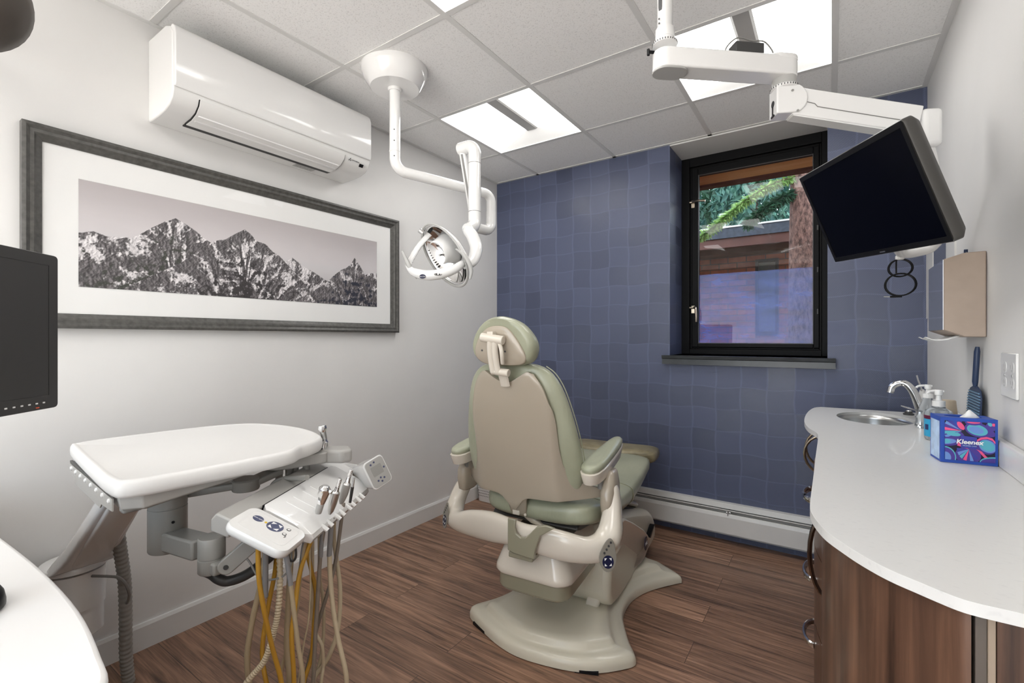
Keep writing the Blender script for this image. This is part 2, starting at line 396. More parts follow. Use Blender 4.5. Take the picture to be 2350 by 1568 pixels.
# ------------------------------------------------------------------ ceiling lights
mat('light_lens', (.9, .9, .9, 1), .5, emit=(1, .985, .96, 1), estr=7.5)
mat('light_body', (.8, .8, .79, 1), .4)
LL = ['recessed ceiling light with two bright panels, above the dental lamp near the blue wall',
      'recessed ceiling light behind the white monitor arm, nearest the window',
      'recessed ceiling light mostly cut off at the top edge of the picture, above the middle',
      'unseen recessed ceiling light added as fill behind the camera near the desk', 'unseen recessed ceiling light added as fill behind the camera near the front opening']
for (i, j), k in LIGHTS.items():
    x0, x1, y0, y1 = XS[i]+.012, XS[i+1]-.012, YS[j]+.012, YS[j+1]-.012
    xc, yc = (x0+x1)/2, (y0+y1)/2
    t = thing('ceiling_light', LL[k], 'ceiling light', (xc, yc, CZ), 'recessed ceiling lights')
    b = MB(); hz = .055
    for a, c in (((x0-.004, y0-.004, CZ), (x0, y1+.004, CZ+.1)), ((x1, y0-.004, CZ), (x1+.004, y1+.004, CZ+.1)), ((x0, y0-.004, CZ), (x1, y0, CZ+.1)), ((x0, y1, CZ), (x1, y1+.004, CZ+.1)), ((x0, y0, CZ+.095), (x1, y1, CZ+.1))): b.bb(a, c)
    b.build('housing', 'light_body', t, smooth=False)
    e = .085
    for s in (-1, 1):      # two curved lenses rising from the long edges to the centre bar
        xe = x0 if s < 0 else x1
        ring = lambda u, v: Vector((xe+(xc+s*.038-xe)*u, y0+e*u+(y1-y0-2*e*u)*v, CZ+.002+hz*math.sin(u*PI/2)))
        MB().grid(ring, 10, 4).build('lens', 'light_lens', t)
    for s in (-1, 1):      # sloped end plates
        ye = y0 if s < 0 else y1
        MB().add([(x0, ye, CZ+.001), (x1, ye, CZ+.001), (xc+.04, ye-s*e, CZ+hz), (xc-.04, ye-s*e, CZ+hz)], [(0, 1, 2, 3)]).build('end_plate', 'light_body', t, smooth=False)
    MB().bb((xc-.038, y0, CZ+.02 if 0 else CZ+hz-.004), (xc+.038, y1, CZ+hz+.01)).build('centre_bar', 'brushed_bar' if 'brushed_bar' in MATS else 'mid_bar', t, smooth=False) if False else None
    cbm = MB().prism([(-.040, .055), (-.030, .050), (.030, .050), (.040, .055)], y1-y0-2*e+.004, (xc, y0+e-.002, CZ), (1, 0, 0), (0, 0, 1), (0, 1, 0))
    cbm.build('centre_bar', 'grey_plastic', t, smooth=False)
# ------------------------------------------------------------------ window
mat('window_black', (.005, .005, .0055, 1), .45, spec=.12, bump=.03, bscale=120)
mat('sill_grey', (.045, .05, .055, 1), .3, var=.2, vscale=14)
mat('brass', (.55, .47, .36, 1), .28, metal=1.)
def glass_mat(name, refl=1., tint=(1, 1, 1, 1)):
    m, nt, b, out = newmat(name); nt.nodes.remove(b)
    t = N(nt, 'ShaderNodeBsdfTransparent'); t.inputs[0].default_value = tint
    g = N(nt, 'ShaderNodeBsdfGlossy'); g.inputs['Roughness'].default_value = .0
    f = N(nt, 'ShaderNodeFresnel'); f.inputs['IOR'].default_value = 1.5
    mu = N(nt, 'ShaderNodeMath', operation='MULTIPLY'); mu.inputs[1].default_value = refl; nt.links.new(f.outputs[0], mu.inputs[0])
    mx = N(nt, 'ShaderNodeMixShader'); nt.links.new(mu.outputs[0], mx.inputs[0]); nt.links.new(t.outputs[0], mx.inputs[1]); nt.links.new(g.outputs[0], mx.inputs[2])
    nt.links.new(mx.outputs[0], out.inputs[0])
glass_mat('window_glass', .6)
glass_mat('picture_glass', .2)
def sun_glow_mat():  # sunlit haze of the lower pane, put into a blue translucent colour
    m, nt, b, out = newmat('sun_glow_glass'); nt.nodes.remove(b)
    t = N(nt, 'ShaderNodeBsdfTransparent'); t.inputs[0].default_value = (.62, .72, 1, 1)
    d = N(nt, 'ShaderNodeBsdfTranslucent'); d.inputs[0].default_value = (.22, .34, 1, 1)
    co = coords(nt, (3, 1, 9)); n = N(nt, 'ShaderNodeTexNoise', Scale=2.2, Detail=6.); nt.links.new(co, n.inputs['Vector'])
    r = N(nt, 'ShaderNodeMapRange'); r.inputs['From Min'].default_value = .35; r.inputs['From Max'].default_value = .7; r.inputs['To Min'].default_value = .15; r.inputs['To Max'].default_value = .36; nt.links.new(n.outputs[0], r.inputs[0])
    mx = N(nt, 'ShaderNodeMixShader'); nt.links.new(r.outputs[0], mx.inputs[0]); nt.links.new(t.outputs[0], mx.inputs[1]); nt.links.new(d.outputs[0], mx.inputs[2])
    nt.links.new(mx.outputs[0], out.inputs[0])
sun_glow_mat()
def ringframe(b, x0, x1, z0, z1, l, r, bt, tp, y0, y1):
    b.bb((x0, y0, z0), (x0+l, y1, z1)); b.bb((x1-r, y0, z0), (x1, y1, z1))
    b.bb((x0+l, y0, z0), (x1-r, y1, z0+bt)); b.bb((x0+l, y0, z1-tp), (x1-r, y1, z1))
w = MB(); ringframe(w, WX0, WX1, WZ0, WZ1, .052, .030, .035, .060, WY, 3.41)
ringframe(w, WX0+.052, WX1-.030, WZ0+.035, WZ1-.06, .012, .012, .012, .015, WY+.022, 3.41)
win = struct(w.build('window_1', 'window_black', bevel=.003, smooth=False))
s = MB(); ringframe(s, WX0+.064, WX1-.042, WZ0+.047, WZ1-.075, .040, .030, .026, .042, WY+.012, 3.40)
s.build('sash', 'window_black', win, bevel=.004, smooth=False)
gx0, gx1, gz0, gz1 = WX0+.104, WX1-.072, WZ0+.073, WZ1-.117
s = MB(); ringframe(s, gx0-.002, gx1+.002, gz0-.002, gz1+.002, .006, .006, .006, .006, WY+.020, WY+.03)
s.build('glazing_bead', 'dark_grey', win, smooth=False)
MB().add([(gx0-.003, WY+.038, gz0-.003), (gx1+.003, WY+.038, gz0-.003), (gx1+.003, WY+.038, gz1+.003), (gx0-.003, WY+.038, gz1+.003)], [(0, 1, 2, 3)]).build('glass_pane', 'window_glass', win, smooth=False)
MB().add([(gx0, WY+.046, gz0), (gx1, WY+.046, gz0), (gx1, WY+.046, 1.637), (gx0, WY+.046, 1.637)], [(0, 1, 2, 3)]).build('sun_glow_sheet', 'sun_glow_glass', win, smooth=False)  # added sheet that paints the sun glow below the eave's shadow line
for z in (1.40, 2.115):
    h = MB(); x = WX0+.075
    h.box((x, WY+.006, z), (.022, .012, .05)); h.cyl((x-.02, WY-.006, z+.012), (x+.012, WY-.006, z+.012), .008, seg=12)
    if z < 2: h.tube(spline([(x+.01, WY-.01, z+.015), (x+.022, WY-.022, z+.005), (x+.026, WY-.026, z-.04), (x+.024, WY-.02, z-.085)], 5), .008, 8)
    else: h.tube(spline([(x+.0, WY-.01, z+.012), (x+.03, WY-.025, z+.012), (x+.085, WY-.03, z+.004)], 5), .008, 8)
    h.build('latch_handle', 'brass', win, bevel=.001)
for z in (1.35, 1.6, 1.85):
    MB().cyl((WX1-.050, WY+.014, z), (WX1-.050, WY+.014, z+.03), .006, seg=10).build('hinge', 'dark_grey', win)
sl = MB().prism([(-.035, 1.042), (-.035, 1.075), (-.042, 1.079), (-.048, 1.098), (.285, 1.098), (.285, 1.094), (0, 1.094), (0, 1.042)], .91, (-.892, BY, 0), (0, 1, 0), (0, 0, 1), (1, 0, 0))
struct(sl.build('trim_2', 'sill_grey', smooth=False))

# ------------------------------------------------------------------ outside the window
def brick_mat():
    m, nt, b, out = newmat('red_brick'); b.inputs['Roughness'].default_value = .85
    co = coords(nt, (1, 1, 1), (PI/2, 0, 0))
    br = N(nt, 'ShaderNodeTexBrick'); br.inputs['Scale'].default_value = 1; br.inputs['Brick Width'].default_value = .215; br.inputs['Row Height'].default_value = .075
    br.inputs['Mortar Size'].default_value = .006; br.inputs['Color1'].default_value = (.42, .15, .085, 1); br.inputs['Color2'].default_value = (.28, .105, .07, 1); br.inputs['Mortar'].default_value = (.16, .12, .10, 1)
    nt.links.new(co, br.inputs['Vector'])
    n = N(nt, 'ShaderNodeTexNoise', Scale=9., Detail=5.); nt.links.new(co, n.inputs['Vector'])
    mx = N(nt, 'ShaderNodeMixRGB', blend_type='OVERLAY'); mx.inputs[0].default_value = .5; nt.links.new(br.outputs[0], mx.inputs[1]); nt.links.new(n.outputs[0], mx.inputs[2])
    nt.links.new(mx.outputs[0], b.inputs['Base Color'])
    bp = N(nt, 'ShaderNodeBump', Strength=.6, Distance=.01, invert=True); nt.links.new(br.outputs['Fac'], bp.inputs['Height']); nt.links.new(bp.outputs[0], b.inputs['Normal'])
brick_mat()
mat('roof_shingle', (.05, .06, .08, 1), .8, var=.4, vscale=30)
mat('fascia_red', (.10, .035, .025, 1), .6, var=.3)
mat('soffit_brown', (.14, .09, .065, 1), .7, var=.3)
mat('outdoor_glass', (.10, .13, .17, 1), .08, spec=.8)
mat('outdoor_dark', (.014, .02, .03, 1), .5)
mat('soil', (.10, .075, .05, 1), .95, var=.5, vscale=9)
def bark_mat():
    m, nt, b, out = newmat('bark'); b.inputs['Roughness'].default_value = .9
    co = coords(nt, (14, 14, 5)); n = N(nt, 'ShaderNodeTexNoise', Scale=3.2, Detail=6., Roughness=.7); nt.links.new(co, n.inputs['Vector'])
    r = N(nt, 'ShaderNodeValToRGB'); e = r.color_ramp.elements; e[0].position = .38; e[0].color = (.05, .022, .016, 1); e[1].position = .66; e[1].color = (.36, .20, .16, 1)
    nt.links.new(n.outputs[0], r.inputs[0]); nt.links.new(r.outputs[0], b.inputs['Base Color'])
    bp = N(nt, 'ShaderNodeBump', Strength=.9, Distance=.03); nt.links.new(n.outputs[0], bp.inputs['Height']); nt.links.new(bp.outputs[0], b.inputs['Normal'])
bark_mat()
def leaf_mat(name, c1, c2):
    m, nt, b, out = newmat(name); b.inputs['Roughness'].default_value = .55
    oi = N(nt, 'ShaderNodeNewGeometry'); r = N(nt, 'ShaderNodeMixRGB'); r.inputs[1].default_value = c1; r.inputs[2].default_value = c2
    nt.links.new(oi.outputs['Random Per Island'], r.inputs[0]); nt.links.new(r.outputs[0], b.inputs['Base Color'])
    tr = N(nt, 'ShaderNodeBsdfTranslucent'); nt.links.new(r.outputs[0], tr.inputs[0])
    mx = N(nt, 'ShaderNodeMixShader'); mx.inputs[0].default_value = .35; nt.links.new(b.outputs[0], mx.inputs[1]); nt.links.new(tr.outputs[0], mx.inputs[2]); nt.links.new(mx.outputs[0], out.inputs[0])
leaf_mat('leaf_dark', (.012, .05, .03, 1), (.07, .19, .10, 1))
leaf_mat('leaf_teal', (.02, .09, .08, 1), (.14, .30, .22, 1))
leaf_mat('leaf_light', (.10, .22, .05, 1), (.36, .55, .16, 1))
struct(MB().bb((-60, BY+.45, -.15), (60, 90, -.05)).build('ground', 'soil', smooth=False))
ew = MB(); ew.bb((-16, BY+.37, -.15), (WX0-.01, BY+.45, 2.66)); ew.bb((WX1+.01, BY+.37, -.15), (14, BY+.45, 2.66)); ew.bb((WX0-.01, BY+.37, -.15), (WX1+.01, BY+.45, WZ0)); ew.bb((WX0-.01, BY+.37, WZ1), (WX1+.01, BY+.45, 2.66))
struct(ew.build('wall_outside', 'red_brick', smooth=False))
# neighbouring brick house
HY = 6.6
h = thing('brick_house', 'red brick house with dark shingled eave seen through the window', 'house', (-1, HY, 0))
bw = MB(); bx0, bx1, bz0, bz1 = -.79, -.535, 1.24, 2.19
bw.bb((-7, HY, -.1), (bx0, HY+.25, 2.35)); bw.bb((bx1, HY, -.1), (5, HY+.25, 2.35)); bw.bb((bx0, HY, -.1), (bx1, HY+.25, bz0)); bw.bb((bx0, HY, bz1), (bx1, HY+.25, 2.35))
bw.build('brick_wall', 'red_brick', h, smooth=False)
f = MB(); ringframe(f, bx0, bx1, bz0, bz1, .035, .035, .05, .035, HY-.02, HY+.06)
f.bb((bx0+.03, HY, 1.72), (bx1-.03, HY+.05, 1.75))
wf = f.build('window_frame', 'outdoor_dark', h, smooth=False)
MB().bb((bx0+.03, HY+.03, bz0+.03), (bx1-.03, HY+.04, bz1-.03)).build('pane', 'outdoor_glass', wf, smooth=False)
MB().bb((-7, HY-.30, 2.255), (5, HY, 2.33)).build('eave_beam', 'soffit_brown', h, smooth=False)
MB().bb((-7, HY-.72, 2.255), (5, HY-.66, 2.36)).bb((-7, HY-.68, 2.33), (5, HY, 2.36)).build('fascia_board', 'fascia_red', h, smooth=False)
MB().prism([(-.74, 2.36), (-.74, 2.475), (-.70, 2.49), (3, 2.95), (3, 2.36)], 12, (-7, HY, 0), (0, 1, 0), (0, 0, 1), (1, 0, 0)).build('shingled_roof', 'roof_shingle', h, smooth=False)
MB().bb((-7, HY-.75, 2.475), (5, HY-.70, 2.493)).build('gutter_edge', 'white_trim', h, smooth=False)
MB().cyl((-1.12, HY-.3, 2.5), (-1.12, HY-.3, 2.75), .035).build('vent_pipe', 'grey_plastic', h)
# own eave above the window
e = thing('roof_eave', 'pale cedar eave board above the window outside', 'eave', (-.5, 4.1, 2.5))
MB().bb((-16, 4.08, 2.462), (14, 4.13, 2.70)).build('cedar_board', 'cedar', e, smooth=False)
MB().bb((-16, 4.07, 2.442), (14, 4.15, 2.462)).build('drip_edge', 'fascia_red', e, smooth=False)
MB().bb((-16, 3.42, 2.67), (14, 4.10, 2.70)).build('soffit', 'cedar', e, smooth=False)
# trees
def crown(c, r, n, size, seed, mname, parent, name='crown'):
    rg = random.Random(seed); b = MB()
    for _ in range(n):
        while True:
            p = Vector((rg.uniform(-1, 1), rg.uniform(-1, 1), rg.uniform(-1, 1)))
            if p.length < 1 and p.length > .35: break
        q = Vector(c)+Vector((p.x*r[0], p.y*r[1], p.z*r[2]))
        R = Euler((rg.uniform(0, 6), rg.uniform(0, 6), rg.uniform(0, 6))).to_matrix(); s = size*rg.uniform(.5, 1.4)
        b.add([q+R @ Vector(v)*s for v in ((-.5, 0, 0), (0, -.22, .06), (.6, 0, 0), (0, .22, .06))], [(0, 1, 2, 3)])
    return b.build(name, mname, parent, smooth=False, fix=False)
TR = [((-3.9, 11.0, 3.75), (1.6, 1.0, 1.9), 'leaf_teal', 'dense teal-green tree behind the brick house, at the left edge of the pane', 9000),
      ((-3.3, 13.7, 4.9), (1.7, 1.3, 2.2), 'leaf_dark', 'dark evergreen tree behind the brick house, middle of the window view', 9000),
      ((-1.35, 11.1, 4.1), (.85, 1.0, 1.7), 'leaf_teal', 'teal-green tree behind the brick house beside the bare trunk', 5000),
      ((-4.4, 17.2, 6.4), (3.6, 1.6, 2.6), 'leaf_dark', 'tall dark tree standing farthest behind the house roof', 9000)]
for c, r, mm, lab, n in TR:
    t = thing('evergreen_tree', lab, 'tree', (c[0], c[1], -.05), 'trees behind the brick house')
    crown(c, r, n, .17, n+int(c[0]*7), mm, t)
    MB().cyl((c[0], c[1], -.05), (c[0], c[1], c[2]+r[2]*.6), .16, .05, 10).build('trunk', 'bark', t)
t = thing('conifer', 'tall conifer with reddish bark and a drooping light green branch, near the window', 'tree', (-.2, 5.25, -.05))
MB().tube(spline([(-.19, 5.25, -.06), (-.20, 5.25, 1), (-.205, 5.26, 2), (-.20, 5.27, 3.2), (-.18, 5.28, 5)], 8), [.16-.0015*i for i in range(33)], 16).build('trunk', 'bark', t)
def frond(name, pts, seed, mname, dens=26, L=.08):
    rg = random.Random(seed); P = spline(pts, 10); b = MB(); b.tube(P, [.014*(1-i/len(P))+.003 for i in range(len(P))], 6)
    br = b.build(name, 'bark', t)
    g = MB()
    for i in range(len(P)-1):
        for _ in range(dens):
            p = P[i].lerp(P[i+1], rg.random()); d = Vector((rg.uniform(-1, .6), rg.uniform(-1, 1), rg.uniform(-1.3, .25))).normalized(); l = L*rg.uniform(.4, 1.2)
            sd = d.orthogonal().normalized()*l*.07
            g.add([p-sd, p+d*l*.55-sd*1.4, p+d*l, p+d*l*.55+sd*1.4, p+sd], [(0, 1, 2, 3, 4)])
    g.build('needles', mname, br, smooth=False, fix=False)
frond('branch', [(-.22, 5.22, 2.75), (-.45, 5.1, 2.68), (-.70, 5.0, 2.52), (-.92, 4.95, 2.33), (-1.06, 4.92, 2.22)], 3, 'leaf_light', 60, .075)
frond('branch', [(-.22, 5.24, 2.62), (-.38, 5.15, 2.55), (-.55, 5.1, 2.44), (-.68, 5.08, 2.32)], 5, 'leaf_dark', 90, .085)
frond('branch', [(-.22, 5.24, 2.9), (-.42, 5.2, 2.88), (-.60, 5.2, 2.78)], 8, 'leaf_dark', 80, .085)

# ------------------------------------------------------------------ baseboard heater
mat('heater_white', (.66, .65, .63, 1), .35, var=.03)
ht = thing('baseboard_heater', 'long white baseboard heater along the foot of the blue wall', 'heater', (-.9, BY, 0))
hx0, hx1 = LX+.015, RX-.001
P = lambda pts, n, m: MB().prism([(-a, b) for a, b in pts], hx1-hx0, (hx0, BY, 0), (0, 1, 0), (0, 0, 1), (1, 0, 0)).build(n, m, ht, smooth=False)
P([(0, .03), (.004, .03), (.004, .205), (.028, .203), (.034, .196), (.037, .199), (.032, .228), (0, .228)], 'back_plate', 'heater_white')
P([(.046, .186), (.049, .184), (.062, .196), (.060, .199)], 'damper_blade', 'heater_white')
P([(.074, .068), (.078, .066), (.078, .160), (.072, .178), (.066, .180), (.064, .176), (.070, .172), (.074, .158)], 'front_cover', 'heater_white')
MB().cyl((hx0, BY-.04, .135), (hx1, BY-.04, .135), .022, seg=14).build('pipe', 'mid_grey_plastic', ht)
P([(.006, .08), (.07, .08), (.07, .112), (.006, .112)], 'fin_block', 'dark_grey')
for x in (-1.6, -.5, .3):
    MB().box((x, BY-.045, .165), (.006, .06, .05)).cyl((x-.012, BY-.05, .182), (x+.012, BY-.05, .182), .006, seg=8).build('bracket', 'steel', ht)

# ------------------------------------------------------------------ air conditioner
ay0, ay1 = .723, 1.612
ac = thing('air_conditioner', 'white wall-mounted air conditioner above the framed mountain picture', 'air conditioner', (LX, (ay0+ay1)/2, 2.06))
prof = [(0, 2.052), (.09, 2.054), (.15, 2.060), (.19, 2.072), (.215, 2.092), (.226, 2.118), (.222, 2.330), (.205, 2.355), (.165, 2.372), (0, 2.372)]
MB().prism(prof, ay1-ay0, (LX, ay0, 0), (1, 0, 0), (0, 0, 1), (0, 1, 0)).build('casing', 'white_plastic', ac, bevel=.006, bseg=3)
fp = [(.218, 2.132), (.234, 2.128), (.240, 2.140), (.240, 2.322), (.232, 2.345), (.214, 2.362), (.20, 2.362)]
MB().prism(fp, ay1-ay0-.006, (LX, ay0+.003, 0), (1, 0, 0), (0, 0, 1), (0, 1, 0)).build('front_panel', 'gloss_white', ac, bevel=.004, bseg=3)
fy0, fy1 = ay0+.09, ay1-.155
fl = [(.100, 2.048), (.150, 2.052), (.192, 2.066), (.221, 2.090), (.231, 2.112), (.224, 2.112), (.215, 2.092), (.19, 2.073), (.15, 2.062), (.10, 2.056)]
MB().prism(fl, fy1-fy0, (LX, fy0, 0), (1, 0, 0), (0, 0, 1), (0, 1, 0)).build('louver_flap', 'white_plastic', ac, bevel=.001)
for a, c in ((.155, 2.0535), (.185, 2.0635)): MB().prism([(a, c-.004), (a+.006, c-.0025), (a+.006, c+.004), (a, c+.004)], fy1-fy0-.02, (LX, fy0+.01, 0), (1, 0, 0), (0, 0, 1), (0, 1, 0)).build('flap_rib', 'white_plastic', ac, smooth=False)
MB().prism([(.078, 2.0490), (.104, 2.0475), (.104, 2.060), (.078, 2.060)], fy1-fy0+.004, (LX, fy0-.002, 0), (1, 0, 0), (0, 0, 1), (0, 1, 0)).build('air_slot', 'black_plastic', ac, smooth=False)
MB().prism([(.10, 2.050), (.15, 2.053), (.192, 2.0665), (.221, 2.0905), (.229, 2.112), (.22, 2.112), (.19, 2.08), (.1, 2.06)], .003, (LX, fy0-.003, 0), (1, 0, 0), (0, 0, 1), (0, 1, 0)).build('flap_gap', 'black_plastic', ac, smooth=False)
MB().prism([(.10, 2.050), (.15, 2.053), (.192, 2.0665), (.221, 2.0905), (.229, 2.112), (.22, 2.112), (.19, 2.08), (.1, 2.06)], .002, (LX, fy1, 0), (1, 0, 0), (0, 0, 1), (0, 1, 0)).build('flap_gap', 'mid_grey_plastic', ac, smooth=False)
# indicator panel and maker's mark on the lower right of the front
cn = Vector((.80, 0, -.60)); cu = Vector((0, 1, 0)); cw = Vector((.6, 0, .8))
o = Vector((LX+.2235, fy1+.085, 2.1005))
MB().box(o+cu*.02+cw*(-.012), (.004, .022, .016), Matrix((cn, cu, cw)).transposed()).build('sensor_window', 'black_plastic', ac, smooth=False)
mat('logo_dark', (.02, .02, .02, 1), .5)
lg = MB()
for dx, dz in ((0, .004), (-.0045, -.003), (.0045, -.003)):
    q = o+cu*(-.052+dx)+cw*dz+cn*.0012
    lg.add([q+cw*.005, q+cu*.003, q-cw*.005, q-cu*.003], [(0, 1, 2, 3)])
lg.build('logo', 'logo_dark', ac, smooth=False)
text('lettering', 'MITSUBISHI', .0085, o+cu*(-.020)+cn*.0013, cu, cw, 'logo_dark', ac)
mat('sticker_grey', (.38, .38, .37, 1), .5, var=.5, vscale=300)
MB().bb((LX+.030, 1.30, 2.0512), (LX+.075, 1.40, 2.0530)).build('sticker', 'sticker_grey', ac, smooth=False)
# ------------------------------------------------------------------ framed mountain picture
mat('frame_wood', (.085, .082, .076, 1), .38, var=.35, vscale=60, spec=.5)
mat('mat_board', (.93, .925, .91, 1), .6)
pf = thing('framed_picture', 'wide grey framed photograph of snowy mountains on the left wall', 'picture', (LX, 1.18, 1.24))
fy0, fy1, fz0, fz1, fw = .369, 1.988, 1.239, 1.922, .052
prf = [(0, 0), (0, .030), (.010, .033), (.020, .026), (.030, .026), (.036, .020), (.052, .012), (.052, 0)]     # across the moulding, out from the wall
cs = [(fy0, fz0, 1, 1), (fy1, fz0, -1, 1), (fy1, fz1, -1, -1), (fy0, fz1, 1, -1)]
fr = MB(); rings = [[Vector((LX+.002+d, y+sy*a, z+sz*a)) for a, d in prf] for y, z, sy, sz in cs]
fr.loft(rings+[rings[0]], caps=False); fr.build('frame', 'frame_wood', pf, bevel=.001, smooth=False)
MB().bb((LX+.003, fy0+.045, fz0+.045), (LX+.009, fy1-.045, fz1-.045)).build('mat_board', 'mat_board', pf, smooth=False)
# the print: a mountain panorama drawn into the colours of a fine grid
def vnoise(x, y, seed):
    xi = np.floor(x).astype(int); yi = np.floor(y).astype(int); xf = x-xi; yf = y-yi
    def g(a, b, dx, dy):
        h = ((np.sin(a*127.1+b*311.7+seed*74.7)*43758.5453) % 1.0)*2*PI
        return np.cos(h)*dx+np.sin(h)*dy
    u = xf**3*(xf*(xf*6-15)+10); v = yf**3*(yf*(yf*6-15)+10)
    n = (g(xi, yi, xf, yf)*(1-u)+g(xi+1, yi, xf-1, yf)*u)*(1-v)+(g(xi, yi+1, xf, yf-1)*(1-u)+g(xi+1, yi+1, xf-1, yf-1)*u)*v
    return np.clip(.5+n*.85, 0, 1)
def fbm(x, y, seed, o=5, ridge=False):
    t = 0; a = .5; s = 0
    for k in range(o):
        n = vnoise(x*2**k, y*2**k, seed+k)
        t = t+a*((1-np.abs(2*n-1)) if ridge else n); s += a; a *= .55
    return t/s
NU, NV = 680, 200
py0, py1, pz0, pz1 = .514, 1.834, 1.388, 1.770
uu, vv = np.meshgrid(np.linspace(0, 1, NU+1), np.linspace(0, 1, NV+1)); X = uu*3.45; Y = vv
sky = np.stack([.55+.10*(1-np.abs(vv-.55))+.03*fbm(X*2, Y*9, 3), .49+.13*(1-np.abs(vv-.5))+.03*fbm(X*2, Y*9, 3), .49+.14*(1-np.abs(vv-.5))+.03*fbm(X*2, Y*9, 3)], -1)
sky *= (.80+.25*np.exp(-((vv-.55)/.35)**2))[..., None]
img = sky.copy()
RIDGES = [  # (u, v) outlines of the ranges, far to near, with character
    ([(0, .50), (.03, .53), (.06, .50), (.10, .52), (.14, .47), (.30, .47), (.45, .45), (.56, .46), (.605, .56), (.65, .47), (.70, .40), (.74, .33), (.76, .30), (.80, .36), (.90, .38), (.955, .50), (1, .52)], .62, .50, 11),
    ([(0, .40), (.03, .42), (.09, .50), (.13, .55), (.17, .67), (.20, .745), (.225, .795), (.25, .76), (.28, .70), (.31, .62), (.335, .58), (.36, .50), (.45, .35), (.55, .18), (.65, .0), (.8, -.2), (1, -.2)], .45, .42, 23),
    ([(0, -.2), (.16, .15), (.24, .33), (.30, .52), (.335, .62), (.37, .66), (.40, .74), (.432, .815), (.45, .775), (.475, .70), (.505, .68), (.53, .60), (.555, .56), (.575, .50), (.60, .42), (.63, .33), (.655, .24), (.68, .14), (.70, .10), (.75, .0), (1, -.2)], .55, .46, 37),
    ([(0, -.3), (.55, -.2), (.63, .04), (.68, .14), (.72, .22), (.75, .30), (.79, .42), (.82, .50), (.845, .54), (.865, .60), (.882, .70), (.90, .63), (.92, .55), (.94, .44), (.96, .47), (.98, .44), (1, .42)], .40, .33, 51)]
for pts, snow, lift, sd in RIDGES:
    us = np.array([p[0] for p in pts]); vsn = np.array([p[1] for p in pts])
    ridge = np.interp(uu, us, vsn)+.012*(fbm(X*16, X*0+.3, sd, 4)-.5)
    dep = ridge-vv; inside = dep > 0
    peak = np.interp(uu+.02*(fbm(X*9, Y*9, sd+2)-.5), us, vsn)
    # relief: ribs that run down the slopes, lit from the right
    dx = X+dep*.55*(np.interp(uu+.02, us, vsn)-np.interp(uu-.02, us, vsn))*-9
    hgt = fbm(dx*7, Y*3.2, sd+5, 6, True)*.6+fbm(X*16, Y*15, sd+9, 5, True)*.4
    gx = np.gradient(hgt, axis=1)*NU/34; gy = np.gradient(hgt, axis=0)*NV/22
    lit = np.clip(.5+.55*gx-.25*gy, 0, 1)
    strata = .5+.5*np.sin((Y*46+X*5)+4*fbm(X*8, Y*8, sd+3))
    rock = (.055+.22*lit**1.5)*(.75+.4*strata*(sd > 40)+.15)
    rc = np.stack([rock*1.06, rock*.97, rock*1.0], -1)
    sn = fbm(dx*9, Y*4.5, sd+14, 6)*1.5-.48+fbm(X*40, Y*40, sd+17, 4)*.55-.27+.1
    snowy = np.clip((sn-(1-snow)+.10*(dep < .2)-.25*np.exp(-((dep-.05)/.07)**2)*(sd == 37)+.10*lit)*7, 0, 1)
    sc = np.stack([.50+.48*lit, .47+.47*lit, .48+.47*lit], -1)
    c = rc*(1-snowy[..., None])+sc*snowy[..., None]
    trees = np.clip((fbm(X*14, Y*14, sd+21, 6)*1.4-.72+.70*(dep-lift))*9, 0, 1)
    spk = .45+1.1*vnoise(X*110, Y*110, sd+30)**2
    tcol = np.array([.075, .080, .066]) if sd == 23 else (np.array([.055, .048, .050]) if sd != 51 else np.array([.042, .045, .070]))
    c = c*(1-trees[..., None])+(tcol*spk[..., None])*trees[..., None]
    img = np.where(inside[..., None], c, img)
img = np.clip(img, 0, 1)
pm = MB().grid(lambda a, b: Vector((LX+.0105, py0+(py1-py0)*a, pz0+(pz1-pz0)*b)), NU, NV).build('print', 'mat_board', pf, smooth=False, fix=False)
ca = pm.data.color_attributes.new('print_colour', 'FLOAT_COLOR', 'POINT')
ca.data.foreach_set('color', np.concatenate([img.reshape(-1, 3), np.ones(((NU+1)*(NV+1), 1))], 1).astype(np.float32).ravel())
m, nt, b, out = newmat('mountain_print'); b.inputs['Roughness'].default_value = .5
at = N(nt, 'ShaderNodeVertexColor'); at.layer_name = 'print_colour'; nt.links.new(at.outputs[0], b.inputs['Base Color'])
pm.data.materials.clear(); pm.data.materials.append(m)
MB().add([(LX+.0135, fy0+.048, fz0+.048), (LX+.0135, fy1-.048, fz0+.048), (LX+.0135, fy1-.048, fz1-.048), (LX+.0135, fy0+.048, fz1-.048)], [(0, 1, 2, 3)]).build('glass_pane', 'picture_glass', pf, smooth=False)
